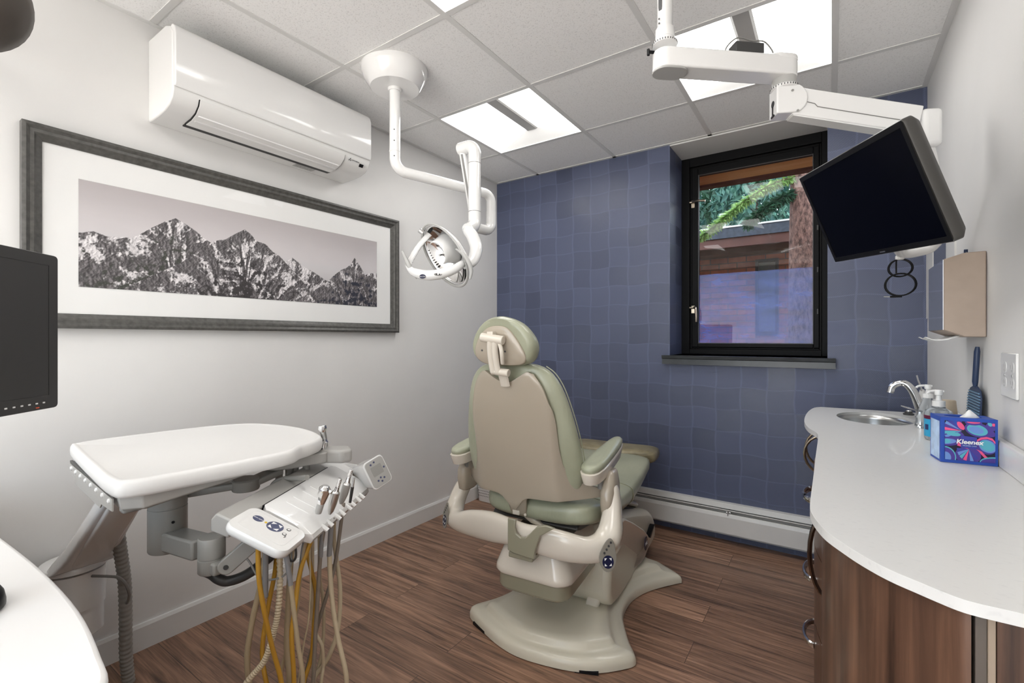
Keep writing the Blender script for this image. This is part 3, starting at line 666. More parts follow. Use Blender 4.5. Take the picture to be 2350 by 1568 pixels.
# ------------------------------------------------------------------ worktop, cabinet and sink on the right
CT = .865
def stone_mat():
    m, nt, b, out = newmat('white_stone'); b.inputs['Roughness'].default_value = .3; b.inputs['Coat Weight'].default_value = .1
    co = coords(nt, (60, 160, 60), (0, 0, .5)); n = N(nt, 'ShaderNodeTexNoise', Scale=1., Detail=2.); nt.links.new(co, n.inputs['Vector'])
    r = N(nt, 'ShaderNodeValToRGB'); e = r.color_ramp.elements; e[0].position = .27; e[0].color = (.66, .655, .645, 1); e[1].position = .40; e[1].color = (.72, .715, .70, 1)
    nt.links.new(n.outputs[0], r.inputs[0]); nt.links.new(r.outputs[0], b.inputs['Base Color'])
stone_mat()
edge = [(-.043, 2.79), (-.070, 2.74), (-.088, 2.60), (-.095, 2.42), (-.091, 2.25), (-.072, 2.11), (-.043, 2.01), (-.038, 1.90), (-.038, 1.60), (-.037, 1.40), (-.037, 1.22), (-.036, 1.12), (-.031, 1.078), (-.020, 1.032), (-.007, .995), (.012, .961), (.034, .926), (.057, .897), (.077, .878), (.097, .864), (.117, .850), (.137, .838), (.156, .834), (.19, .834), (RX-.002, .834)]
E2 = [Vector((x, y)) for x, y in edge]
front = [(p.x, p.y) for p in spline([(p.x, p.y, 0) for p in E2[:11]], 3)][:-1] + [(p.x, p.y) for p in spline([(p.x, p.y, 0) for p in E2[10:]], 4)]
outer = [(RX-.002, 2.815)] + front
SXC, SYC, SRX, SRY = .150, 2.525, .132, .185
hole = ell(SRX, SRY, 40, SXC, SYC)
def slab_with_hole(outer, hole, z0, z1):
    bm = bmesh.new(); es = []
    for ring in (outer, hole):
        vs = [bm.verts.new((x, y, z1)) for x, y in ring]
        es += [bm.edges.new((vs[i], vs[(i+1) % len(vs)])) for i in range(len(vs))]
    bmesh.ops.triangle_fill(bm, use_beauty=True, edges=es)
    r = bmesh.ops.extrude_face_region(bm, geom=list(bm.faces))
    for v in r['geom']:
        if isinstance(v, bmesh.types.BMVert): v.co.z = z0
    b = MB(); bm.verts.index_update()
    b.add([v.co.copy() for v in bm.verts], [tuple(v.index for v in f.verts) for f in bm.faces]); bm.free(); return b
wt = thing('worktop', 'white speckled worktop with a rounded near end and an oval sink, along the right wall', 'worktop', (.15, 1.8, CT-.018))
slab_with_hole(outer, hole, CT-.018, CT-.0006).build('slab', 'white_stone', wt, bevel=.006, bseg=3, angle=30)
MB().prism([(RX-.022, CT), (RX-.002, CT), (RX-.002, CT+.067), (RX-.018, CT+.067), (RX-.022, CT+.06)], 1.97, (0, .84, 0), (1, 0, 0), (0, 0, 1), (0, 1, 0)).build('backsplash', 'white_stone', wt, bevel=.002)
sk = thing('sink', 'oval stainless steel sink set into the far end of the white worktop', 'sink', (SXC, SYC, CT-.16))
rings = []
for k, (q, z) in enumerate([(1.0, CT-.012), (1.0, CT-.03), (.97, CT-.08), (.90, CT-.125), (.70, CT-.148), (.30, CT-.156), (.10, CT-.158)]):
    rings.append([Vector((SXC+SRX*q*.975*math.cos(2*PI*i/40), SYC+SRY*q*.98*math.sin(2*PI*i/40), z)) for i in range(40)])
mb = MB(); mb.loft(rings, caps=False); mb.build('basin', 'steel', sk, solid=.002)
MB().lathe([(.028, 0), (.028, .003), (.02, .004), (.012, .001)], (SXC, SYC, CT-.158), seg=20).build('drain', 'chrome', sk)

# cabinet under the worktop
def inset(pts, d):
    out = []
    for i in range(len(pts)):
        a = Vector(pts[max(i-1, 0)]); c = Vector(pts[min(i+1, len(pts)-1)]); t = (c-a).normalized(); n = Vector((-t.y, t.x))
        p = Vector(pts[i])+n*d; out.append((p.x, p.y))
    return out
cb = thing('base_cabinet', 'walnut cabinet with a curved near end under the white worktop', 'cabinet', (.18, 1.7, 0))
ins = [p for p in inset(front, .020)]
k0 = max(i for i, p in enumerate(ins) if p[1] > 1.30)
fi = [(-.003, 2.78), (-.003, 1.30)] + [p for p in ins[k0+1:] if p[1] < 1.28]
near = [p for p in fi[1:] if p[0] < .1535]
body = [(RX-.003, 2.79)] + [(.02, 2.79), (.02, 1.25)] + [(x+.022, y+.022) for x, y in near[2:]] + [(.20, .880), (RX-.003, .880)]
MB().prism(body, .67, (0, 0, .02)).bb((.02, 2.775, .02), (RX-.004, 2.79, CT-.04)).build('carcass', 'walnut', cb, smooth=False)
def skin(pts, z0, z1, th, name, m, par=cb):
    b = MB(); q = inset(pts, th); b.prism(pts+q[::-1], z1-z0, (0, 0, z0)); return b.build(name, m, par, angle=30)
skin(near, .075, CT-.021, .018, 'curved_end_panel', 'walnut')
st = [(.146, .822), (.152, .823), (.160, .8255)]
mat('stile_brown', (.115, .095, .08, 1), .4); mat('stile_tan', (.34, .265, .20, 1), .4)
MB().bb((.1565, .855, .075), (.168, .885, CT-.021)).build('end_stile', 'stile_brown', cb, bevel=.001, smooth=False)
MB().bb((.168, .852, .075), (.1755, .885, CT-.021)).build('edge_strip', 'stile_tan', cb, bevel=.001, smooth=False)
MB().bb((.177, .856, .075), (RX-.004, .878, CT-.021)).build('near_panel', 'walnut', cb, bevel=.001, smooth=False)
mat('pull_bronze', (.22, .17, .14, 1), .25, metal=1.)
def bow(p, d, out, r, bulge, name, m, par):
    """arched pull: p centre on the face, d half-length vector, out = outward unit"""
    p = Vector(p); d = Vector(d); out = Vector(out)
    pts = [p-d+out*.001] + [p+d*math.sin(a)+out*bulge*math.cos(a) for a in [(-.5+i/12)*PI for i in range(13)]] + [p+d+out*.001]
    return MB().tube(pts, r, 8, ry=r*1.6, up=d.cross(out)).build(name, m, par)
for k, (y0, y1) in enumerate(((1.05, 1.50), (2.05, 2.42), (2.43, 2.78))):
    dr = MB().prism([(-.020, y0), (-.0, y0), (-.0, y1), (-.020, y1)], CT-.03-.10, (0, 0, .10)).build('door', 'walnut', cb, bevel=.002, smooth=False) if k else \
         MB().prism([(-.004, 1.20), (.018, 1.20), (.018, y1), (-.004, y1)], CT-.03-.10, (0, 0, .10)).build('door', 'walnut', cb, bevel=.002, smooth=False)
    yy = 1.40 if k == 0 else (2.36 if k == 1 else 2.49)
    bow((-.004 if k == 0 else -.020, yy, .665 if k == 0 else .715), (0, 0, .105 if k == 0 else .082), (-1, 0, 0), .0055, .042 if k == 0 else .076, 'handle', 'pull_bronze' if k == 0 else 'brass', dr)
for k, (z0, z1) in enumerate(((.10, .34), (.345, .57), (.575, .815))):
    pts = [(-.004-.042*math.sin(PI*i/12), 2.045-.54*i/12) for i in range(13)]
    dr = skin(pts, z0, z1, .02, 'drawer', 'walnut')
    zc = (.255, .455, .70)[k]
    bow((-.044, 1.80, zc), (0, .075, 0), (-1, 0, 0), .006, .030, 'handle', 'chrome', dr)
MB().bb((.03, 1.0, .001), (RX-.01, 2.7, .02)).build('toe_kick', 'black_plastic', cb, smooth=False)

# ------------------------------------------------------------------ taps and bottles by the sink
fa = thing('faucet', 'chrome arched faucet with an upright lever behind the oval sink', 'faucet', (.318, 2.61, CT))
MB().lathe([(.026, 0), (.026, .006), (.019, .012)], (.318, 2.61, CT), seg=24).build('base', 'chrome', fa)
pts = spline([(.318, 2.61, CT+.008), (.304, 2.605, .925), (.282, 2.60, .985), (.258, 2.60, 1.012), (.234, 2.60, 1.010), (.216, 2.60, .995), (.211, 2.60, .978)], 6)
MB().tube(pts, [.019-.006*min(1, i/22) for i in range(len(pts))], 14).build('spout', 'chrome', fa)
MB().cyl((.2115, 2.60, .981), (.2085, 2.60, .970), .0125).build('aerator', 'steel', fa)
hb = MB().lathe([(.019, 0), (.019, .05), (.017, .075), (.012, .10), (.008, .116), (.0, .12)], (.327, 2.70, CT), seg=20).build('lever_body', 'white_plastic', fa)
MB().tube(spline([(.327, 2.70, .965), (.320, 2.69, .995), (.311, 2.685, 1.022), (.305, 2.68, 1.046)], 5), [.005+.0003*i for i in range(16)], 10, ry=.004).build('lever', 'chrome', hb)
MB().cyl((.318, 2.61, CT+.03), (.327, 2.70, CT+.03), .010).build('bridge', 'chrome', fa)
ts = thing('small_tap', 'small chrome tap with a flat lever, between the sink and the bottles', 'tap', (.290, 2.39, CT))
MB().lathe([(.018, 0), (.018, .004), (.012, .008), (.010, .03), (.013, .038), (.012, .055), (.006, .06)], (.290, 2.39, CT), seg=20).build('body', 'chrome', ts)
MB().tube([(.292, 2.39, CT+.052), (.270, 2.42, CT+.058), (.234, 2.46, CT+.066)], [.0055, .005, .004], 8, ry=.0025).build('lever', 'chrome', ts)
ku = thing('sink_stopper', 'round dark chrome stopper knob in the worktop below the faucet spout', 'knob', (.283, 2.715, CT))
MB().lathe([(.019, 0), (.020, .006), (.014, .009), (.013, .016), (.006, .018)], (.283, 2.715, CT), seg=20).build('rim', 'dark_grey', ku)
MB().lathe([(.011, .016), (.010, .021), (.001, .022)], (.283, 2.715, CT), seg=16).build('cap', 'chrome', ku)
mat('clear_plastic', (.88, .93, .97, 1), .08, trans=.85, ior=1.15)
mat('pump_white', (.80, .80, .79, 1), .3)
mat('label_blue', (.03, .35, .60, 1), .4); mat('label_maroon', (.10, .006, .035, 1), .4); mat('label_navy', (.015, .03, .12, 1), .4)
mat('beige_plastic', (.48, .40, .30, 1), .4)
def pump_head(x, y, z, dx, m, par, s=1.):
    b = MB(); b.lathe([(.016*s, 0), (.016*s, .016*s), (.008*s, .018*s), (.006*s, .032*s), (.010*s, .034*s), (.011*s, .046*s), (.009*s, .05*s)], (x, y, z), seg=20)
    b.tube(spline([(x+.012*s, y, z+.045*s), (x-dx*.3, y, z+.046*s), (x-dx*.8, y, z+.043*s), (x-dx, y, z+.036*s)], 4), [.006*s]*10+[.005*s, .005*s, .004*s], 8, ry=.004*s)
    return b.build('pump', m, par)
pb = thing('pump_bottle', 'clear cone-shaped pump bottle with a white nozzle, beside the faucet', 'bottle', (.302, 2.36, CT))
MB().lathe([(.0, 0), (.036, .0), (.039, .006), (.036, .03), (.026, .075), (.016, .105), (.014, .114)], (.302, 2.36, CT), seg=28).build('bottle_body', 'clear_plastic', pb)
pump_head(.302, 2.36, CT+.114, .034, 'pump_white', pb)
sb = thing('sanitizer_bottle', 'clear pump bottle with a maroon and blue label, behind the tissue box', 'bottle', (.296, 2.10, CT))
MB().lathe([(.0, 0), (.034, .0), (.037, .006), (.037, .085), (.034, .097), (.02, .106), (.017, .113)], (.296, 2.10, CT), seg=28).build('bottle_body', 'clear_plastic', sb)
def band(r, z0, z1, a0, a1, x, y, name, m, par):
    n = 14; b = MB(); b.grid(lambda u, v: Vector((x+r*math.cos(a0+(a1-a0)*u), y+r*math.sin(a0+(a1-a0)*u), z0+(z1-z0)*v)), n, 1); return b.build(name, m, par)
lb = band(.0374, CT+.012, CT+.078, PI*.92, PI*1.95, .296, 2.10, 'label', 'label_blue', sb)
band(.0376, CT+.070, CT+.082, PI*.92, PI*1.95, .296, 2.10, 'label_band', 'label_maroon', lb)
band(.0377, CT+.034, CT+.052, PI*1.1, PI*1.22, .296, 2.10, 'label_mark', 'label_navy', lb)
pump_head(.296, 2.10, CT+.113, .030, 'white_plastic', sb, 1.1)
bb_ = thing('beige_bottle', 'short beige-capped bottle against the wall, behind the sanitizer bottle', 'bottle', (.336, 2.21, CT))
MB().lathe([(.0, 0), (.024, .0), (.026, .004), (.026, .075), (.022, .08)], (.336, 2.21, CT), seg=24).build('bottle_body', 'clear_plastic', bb_)
MB().lathe([(.025, .078), (.021, .122), (.018, .125), (.0, .125)], (.336, 2.21, CT), seg=24).build('cap', 'beige_plastic', bb_)

# ------------------------------------------------------------------ tissue box
tb = thing('tissue_box', 'blue and purple patterned tissue box with a white tissue showing, on the worktop', 'tissue box', (.30, 1.78, CT))
TA = Vector((.248, 1.733, CT)); TU = Vector((.9903, .1392, 0)); TV = Vector((-.1392, .9903, 0)); TWd, TDp, TH = .117, .078, .123
mat('tissue_navy', (.012, .010, .035, 1), .45); mat('tissue_blue', (.020, .075, .40, 1), .4); mat('tissue_purple', (.075, .045, .28, 1), .4); mat('tissue_indigo', (.045, .055, .33, 1), .4)
mat('tissue_pink', (.80, .10, .25, 1), .4); mat('tissue_teal', (.10, .42, .52, 1), .4); mat('tissue_sky', (.15, .28, .62, 1), .4); mat('tissue_pale', (.45, .60, .82, 1), .4, var=.3, vscale=30); mat('print_white', (.85, .85, .85, 1), .5); mat('paper_white', (.84, .84, .83, 1), .8)
Tq = lambda a, b, c: TA+TU*a+TV*b+Vector((0, 0, c))
b = MB(); w0 = .003
oc = [Tq(TWd/2+.040*math.cos(2*PI*i/28), TDp/2+.022*math.sin(2*PI*i/28), TH) for i in range(28)]
b.add([Tq(0, 0, 0), Tq(TWd, 0, 0), Tq(TWd, TDp, 0), Tq(0, TDp, 0), Tq(0, 0, TH), Tq(TWd, 0, TH), Tq(TWd, TDp, TH), Tq(0, TDp, TH)], [(0, 3, 2, 1), (0, 1, 5, 4), (1, 2, 6, 5), (2, 3, 7, 6), (3, 0, 4, 7)])
n0 = len(b.v); b.v += oc + [q-Vector((0, 0, .03)) for q in oc]
sqr = []
for i in range(28):
    a = 2*PI*i/28; cx, sy = math.cos(a), math.sin(a); k = 1/max(abs(cx), abs(sy)); sqr.append(Tq(TWd/2+TWd/2*cx*k, TDp/2+TDp/2*sy*k, TH))
b.v += sqr
for i in range(28):
    j = (i+1) % 28; b.f.append((n0+i, n0+j, n0+56+j, n0+56+i)); b.f.append((n0+i, n0+28+i, n0+28+j, n0+j))
b.f.append(tuple(n0+28+i for i in range(28)))
b.build('carton', 'tissue_blue', tb, smooth=False, fix=False)
dz = [0.0]
def art(pts, m, name='pattern', closed=True):
    dz[0] += .00006
    o_ = MB().add([Tq(TWd*x, -.0004-dz[0], TH*y) for x, y in pts], [tuple(range(len(pts)))]).build(name, m, AR, smooth=False, fix=False); return o_
class AM(dict): pass
AB = {}
def artp(pts, m):
    dz[0] += .00006; AB.setdefault(m, MB()).add([Tq(TWd*x, -.0004-dz[0], TH*y) for x, y in pts], [tuple(range(len(pts)))])
def blob(cx, cy, rx, ry, rot, m, n=26, tip=0.):
    c, s = math.cos(rot), math.sin(rot); P = []
    for i in range(n):
        a = 2*PI*i/n; r = 1+tip*max(0, math.cos(a))**6; x, y = rx*r*math.cos(a), ry*math.sin(a); X_, Y_ = cx+x*c-y*s, cy+x*s+y*c
        P.append((min(max(X_, .075), .95), min(max(Y_, .07), .93)))
    artp(P, m)
artp([(.075, .07), (.95, .07), (.95, .93), (.075, .93)], 'tissue_navy')
blob(.19, .80, .26, .13, .9, 'tissue_purple'); blob(.20, .66, .24, .11, -.35, 'tissue_purple')
for a, m in ((2.6, 'tissue_sky'), (2.25, 'tissue_indigo'), (2.0, 'tissue_blue'), (3.05, 'tissue_pink'), (3.3, 'tissue_teal'), (3.6, 'tissue_sky')):
    q = (.38, .72); L_ = .34; artp([q, (max(.075, q[0]+L_*math.cos(a+.10)), min(.93, q[1]+L_*math.sin(a+.10))), (max(.075, q[0]+L_*math.cos(a-.10)), min(.93, q[1]+L_*math.sin(a-.10)))], m)
blob(.36, .83, .10, .05, -1.0, 'tissue_pink'); blob(.23, .64, .13, .045, -.1, 'tissue_teal')
blob(.66, .76, .24, .155, -.3, 'tissue_purple', tip=.35); blob(.645, .76, .185, .115, -.28, 'tissue_teal'); blob(.63, .755, .13, .075, -.25, 'tissue_sky')
blob(.58, .915, .15, .06, 0, 'tissue_purple'); blob(.58, .93, .12, .035, 0, 'tissue_pink'); blob(.90, .86, .11, .10, .3, 'tissue_purple'); blob(.86, .90, .035, .05, .5, 'tissue_teal'); artp([(.90, .86), (.945, .86), (.945, .92), (.90, .92)], 'tissue_pink')
blob(.13, .47, .24, .10, .1, 'tissue_purple', tip=.3); blob(.11, .47, .17, .06, .1, 'tissue_sky'); blob(.09, .475, .09, .05, 0, 'tissue_teal')
blob(.80, .42, .19, .17, -.6, 'tissue_purple'); blob(.82, .42, .16, .13, -.6, 'tissue_sky'); blob(.81, .43, .14, .10, -.6, 'tissue_teal')
artp([(.63, .50), (.72, .56), (.82, .58), (.90, .55), (.95, .48), (.95, .53), (.90, .60), (.80, .625), (.70, .60), (.64, .55)], 'tissue_pink')
artp([(.63, .34), (.72, .30), (.80, .20), (.86, .15), (.94, .16), (.94, .125), (.85, .11), (.77, .16), (.69, .26), (.63, .30)], 'tissue_pink')
blob(.48, .19, .23, .19, 0, 'tissue_purple')
for a, m in ((2.75, 'tissue_pink'), (3.25, 'tissue_indigo'), (3.6, 'tissue_sky'), (3.95, 'tissue_teal'), (4.35, 'tissue_pink'), (4.95, 'tissue_sky'), (5.4, 'tissue_indigo')):
    q = (.50, .33); L_ = .27; artp([q, (q[0]+.8*L_*math.cos(a-.15), max(.075, q[1]+L_*math.sin(a-.15))), (q[0]+.8*L_*math.cos(a+.15), max(.075, q[1]+L_*math.sin(a+.15)))], m)
blob(.075, .12, .20, .24, 0, 'tissue_teal'); blob(.075, .12, .18, .215, 0, 'tissue_purple'); blob(.085, .11, .10, .13, 0, 'tissue_sky')
blob(.95, .07, .27, .13, 0, 'tissue_teal'); blob(.95, .07, .25, .10, 0, 'tissue_purple')
artp([(.355, .36), (.635, .34), (.635, .60), (.355, .62)], 'tissue_indigo')
for mm, bb__ in AB.items(): bb__.build('printed_pattern', mm, tb, smooth=False, fix=False)
text('lettering', 'Kleenex', .0165, Tq(TWd*.50, -.0052, TH*.485), TU, (0, 0, 1), 'print_white', tb, shear=.15, bold=.0004)
text('lettering', 'TRUSTED CARE', .0042, Tq(TWd*.50, -.0052, TH*.405), TU, (0, 0, 1), 'tissue_pale', tb)
MB().add([Tq(-.0004, .006, .006), Tq(-.0004, TDp-.006, .006), Tq(-.0004, TDp-.006, TH-.012), Tq(-.0004, .006, TH-.012)], [(0, 1, 2, 3)]).build('side_print', 'tissue_pale', tb, smooth=False)
b = MB(); rg = random.Random(4)
for k in range(10):
    pass
rings = []
for j, (r, z) in enumerate(((.030, TH-.02), (.026, TH-.002), (.017, TH+.006), (.008, TH+.014), (.002, TH+.019))):
    rings.append([Tq(TWd*.62+r*.72*(1+.22*math.sin(3*a+j))*math.cos(a), TDp*.50+r*.50*(1+.25*math.cos(2*a-j))*math.sin(a), z) for a in [2*PI*i/24 for i in range(24)]])
b.loft(rings); b.build('tissue', 'paper_white', tb, angle=60)

# ------------------------------------------------------------------ on the right wall
mat('swatter_blue', (.018, .035, .085, 1), .4); mat('swatter_rib', (.13, .24, .36, 1), .45)
fs = thing('fly_swatter', 'dark blue ribbed fly swatter leaning against the right wall behind the tissue box', 'fly swatter', (.36, 2.04, CT+.068))
o = Vector((RX-.016, 2.045, CT+.069)); up = Vector((.03, -.09, 1)).normalized(); sd = Vector((0, 1, 0))
pl = [(-.083, 0), (.083, 0), (.078, .09), (.060, .112), (.020, .122), (-.020, .122), (-.060, .112), (-.078, .09)]
MB().prism(pl, .004, o, sd, up, (-1, 0, 0)).build('paddle', 'swatter_blue', fs, bevel=.001)
rb = MB()
for k in range(12):
    z = .006+.0088*k; hw = .078 if z < .09 else .078-(z-.09)*.9
    rb.box(o+up*z-Vector((.0055, 0, 0)), (.003, 2*hw-.006, .0042), None)
rb.build('ribs', 'swatter_rib', fs, smooth=False)
MB().tube([o+up*.118-Vector((.003, 0, 0)), o+up*.135-Vector((.004, 0, 0)), o+up*.23-Vector((.004, 0, 0)), o+up*.245-Vector((.004, 0, 0))], [.005, .0075, .0075, .005], 10).build('handle', 'swatter_blue', fs)
mat('unit_slot', (.35, .34, .33, 1), .5)
ol = thing('wall_outlet', 'white double outlet plate on the right wall above the worktop', 'outlet', (RX, 1.746, 1.107))
MB().bb((RX-.006, 1.682, 1.049), (RX, 1.811, 1.166)).build('cover_plate', 'white_plastic', ol, bevel=.0025)
for y in (1.715, 1.778):
    for z in (1.087, 1.128):
        sc_ = MB().prism(rrect(.034, .028, .010), .0008, (RX-.0058, y, z), (0, 1, 0), (0, 0, 1), (-1, 0, 0)).build('socket', 'white_plastic', ol)
        MB().bb((RX-.0069, y-.009, z-.002), (RX-.0064, y-.006, z+.007)).bb((RX-.0069, y+.006, z-.002), (RX-.0064, y+.009, z+.007)).cyl((RX-.0069, y, z-.008), (RX-.0064, y, z-.008), .0025, seg=8).build('slots', 'unit_slot', sc_, smooth=False)
    MB().cyl((RX-.0072, y, 1.1075), (RX-.0058, y, 1.1075), .003, seg=10).build('screw', 'steel', ol)
# paper towel dispenser
mat('tan_reflection_metal', (.36, .285, .23, 1), .5, metal=.3, var=.05, vscale=25)  # reflection on the plain metal side, put into a tan base colour
mat('mirror_chrome', (.78, .80, .84, 1), .05, metal=1.)
pd = thing('paper_towel_dispenser', 'polished metal paper towel dispenser on the right wall, its side coloured as a tan reflection', 'paper towel dispenser', (RX, 2.11, 1.21))
pr = [(RX-.001, 1.208), (.338, 1.209), (.290, 1.230), (.290, 1.452), (.338, 1.468), (RX-.001, 1.469)]
MB().prism(pr, .262, (0, 1.977, 0), (1, 0, 0), (0, 0, 1), (0, 1, 0)).build('casing', 'tan_reflection_metal', pd, bevel=.003)
MB().bb((.2885, 1.979, 1.231), (.2905, 2.238, 1.451)).build('front_cover', 'mirror_chrome', pd, smooth=False)
MB().add([(.2905, 1.979, 1.4515), (.2905, 2.238, 1.4515), (.337, 2.238, 1.4675), (.337, 1.979, 1.4675)], [(0, 1, 2, 3)]).build('top_slope', 'mirror_chrome', pd, smooth=False)
tw = MB(); prf = spline([(.335, 0, 1.212), (.318, 0, 1.206), (.300, 0, 1.199), (.275, 0, 1.198), (.255, 0, 1.206)], 4)
tw.grid(lambda u, v: Vector((prf[int(round(v*(len(prf)-1)))].x, 2.01+.19*u, prf[int(round(v*(len(prf)-1)))].z+.003*math.sin(u*9))), 8, len(prf)-1)
tw.build('paper_towel', 'paper_white', pd, solid=.0012)
hk = thing('wall_hook', 'small dark hook with a thin wire ring, just above the towel dispenser', 'hook', (RX, 2.16, 1.49))
MB().cyl((RX-.016, 2.165, 1.455), (RX-.016, 2.155, 1.502), .0052, seg=12).bb((RX-.016, 2.155, 1.48), (RX, 2.166, 1.49)).build('peg', 'swatter_blue', hk)
MB().tube([Vector((RX-.017, 2.16+.036*math.cos(2*PI*i/24), 1.480+.013*math.sin(2*PI*i/24))) for i in range(25)], .0007, 6, caps=False).build('ring', 'steel', hk)
mr = thing('wall_mirror', 'mirror with a wide white frame on the right wall, half hidden behind the hanging monitor', 'mirror', (RX, 2.70, 1.30))
MB().bb((RX-.006, 2.40, 1.30), (RX, 2.555, 1.71)).bb((RX-.006, 2.86, 1.30), (RX, 3.035, 1.71)).bb((RX-.006, 2.555, 1.66), (RX, 2.86, 1.71)).bb((RX-.006, 2.555, 1.30), (RX, 2.86, 1.33)).build('frame', 'white_trim', mr, smooth=False)
MB().bb((RX-.004, 2.555, 1.33), (RX-.001, 2.86, 1.66)).build('mirror_glass', 'mirror_chrome', mr, smooth=False)
# ------------------------------------------------------------------ monitor on a ceiling arm
ma = thing('monitor_mount', 'white jointed ceiling arm that holds the tilted black monitor', 'monitor arm', (-.44, 1.516, CZ))
A0 = Vector((-.440, 1.516, 0)); B0 = Vector((-.129, 1.786, 0)); d1 = (B0-A0).normalized(); n1 = Vector((-d1.y, d1.x, 0))
MB().lathe([(.075, 0), (.075, -.012), (.045, -.022), (.030, -.024)], (A0.x, A0.y, CZ), seg=32).build('ceiling_flange', 'gloss_white', ma)
MB().lathe([(.0245, 0), (.0245, -.225), (.030, -.232), (.030, -.262)], (A0.x, A0.y, CZ-.02), seg=32).build('pole', 'gloss_white', ma)
dv = (Vector((0, 0, 0))-A0).normalized(); dq = Vector((-dv.y, dv.x, 0))
s = MB().prism([(x*.0045, z) for x, z in ((-1, -.02), (1, -.02), (1.3, -.01), (1.3, .02), (1, .03), (-1, .03), (-1.3, .02), (-1.3, -.01))], .003, A0+(dv*.8-dq*.55).normalized()*.0232+Vector((0, 0, 2.262)), (dv*.8-dq*.55).normalized().cross(Vector((0, 0, 1))), (0, 0, 1), (dv*.8-dq*.55).normalized())
s.build('cable_slot', 'dark_grey', ma)
for z in (2.212, 2.198): MB().cyl(A0+(dv*.8-dq*.55).normalized()*.0295+Vector((0, 0, z)), A0+(dv*.8-dq*.55).normalized()*.0315+Vector((0, 0, z)), .0028, seg=8).build('screw_hole', 'dark_grey', ma)
def collar(c, z, r, par):
    o_ = MB().lathe([(r, 0), (r+.007, .002), (r+.007, .010), (r+.002, .012), (r-.002, .022)], (c.x, c.y, z), seg=40).build('collar', 'gloss_white', par)
    tk = MB()
    for i in range(30):
        a = 2*PI*i/30; q = Vector((math.cos(a), math.sin(a), 0)); p = Vector((c.x, c.y, z+.006))+q*(r+.0072)
        tk.box(p, (.002, .0025, .005), Matrix((q, Vector((-q.y, q.x, 0)), Vector((0, 0, 1)))).transposed())
    tk.build('collar_ticks', 'dark_grey', o_, smooth=False)
    return o_
collar(A0, 2.136, .031, ma)
MB().cyl(A0-n1*0+(-d1*.036)+Vector((0, 0, 2.115)), A0-d1*.052+Vector((0, 0, 2.115)), .005).box(A0-d1*.055+Vector((0, 0, 2.114)), (.008, .008, .02)).build('lock_lever', 'black_plastic', ma, bevel=.001)
def slabarm(p, q, w, z0, z1, name, m, par, bev=.006):
    d = (q-p); L = d.length; d.normalize(); n_ = Vector((-d.y, d.x, 0))
    pts = [(-w*math.cos(a), w*math.sin(a)) for a in [PI/2-PI*i/12 for i in range(13)]]
    pts = [(x, y) for x, y in pts] + [(L+w*math.sin(a), -w*math.cos(a)) for a in [PI*i/12 for i in range(13)]]
    return MB().prism(pts, z1-z0, Vector((p.x, p.y, z0)), d, n_, (0, 0, 1)).build(name, m, par, bevel=bev, bseg=3)
slabarm(A0, B0, .038, 2.056, 2.118, 'upper_arm', 'gloss_white', ma)
slabarm(A0-d1*.002, A0+d1*.035, .0375, 2.050, 2.057, 'arm_end_cap', 'grey_plastic', ma, .002)
slabarm(B0-d1*.035, B0, .0392, 2.108, 2.124, 'arm_end_cover', 'gloss_white', ma, .004)
MB().lathe([(.036, 0), (.036, .03)], (B0.x, B0.y, 2.030), seg=32).build('pivot', 'grey_plastic', ma)
collar(B0, 2.020, .034, ma)
C0 = Vector((.2265, 1.967, 1.895)); P2 = Vector((B0.x, B0.y, 1.985)); d2 = (Vector((C0.x, C0.y, 0))-B0).normalized(); n2 = Vector((-d2.y, d2.x, 0)); R2 = Matrix((d2, n2, Vector((0, 0, 1)))).transposed()
MB().prism([(-.035, .042), (-.035, -.050)]+[(.018+.042*math.cos(a), -.004+.046*math.sin(a)) for a in [-PI/2+PI*i/10 for i in range(11)]], .062, P2-n2*.031, d2, (0, 0, 1), n2).build('elbow_block', 'gloss_white', ma, bevel=.004, bseg=3)
MB().cyl(P2-n2*.0315+d2*.012+Vector((0, 0, .02)), P2-n2*.033+d2*.012+Vector((0, 0, .02)), .004, seg=12).cyl(P2-n2*.0315+d2*.028+Vector((0, 0, -.046)), P2-n2*.033+d2*.028+Vector((0, 0, -.046)), .004, seg=12).build('screw', 'steel', ma)
q = P2-d2*.036
MB().cyl(q+Vector((0, 0, -.008)), q+d2*.003+Vector((0, 0, -.008)), .011, seg=20).box(q+Vector((0, 0, -.032)), (.003, .005, .03), R2).box(q+Vector((0, 0, -.048)), (.003, .022, .006), R2).build('keyhole', 'black_plastic', ma)
ax = (C0-P2).normalized(); ux = n2.cross(ax)*-1
if ux.z < 0: ux = -ux
Ra = Matrix((ax, n2, ux)).transposed(); Lc = (C0-P2).length
MB().box(P2+ax*(Lc/2+.01)-ux*.004, (Lc-.03, .050, .088), Ra).build('spring_arm', 'gloss_white', ma, bevel=.004, bseg=3)
MB().box(P2+ax*(Lc/2)-ux*.049, (Lc-.06, .042, .004), Ra).build('arm_underside', 'gloss_white', ma, smooth=False)
pw = [P2-n2*.0262+ax*a-ux*b_ for a, b_ in ((.06, .004), (.085, .006), (.095, .014), (.30, .016), (Lc-.02, .016))]
MB().tube(pw, .0013, 6).build('seam', 'mid_grey_plastic', ma)
MB().box(C0+ax*.03+Vector((0, 0, -.02)), (.06, .056, .12), R2).build('arm_tip', 'gloss_white', ma, bevel=.015, bseg=4)
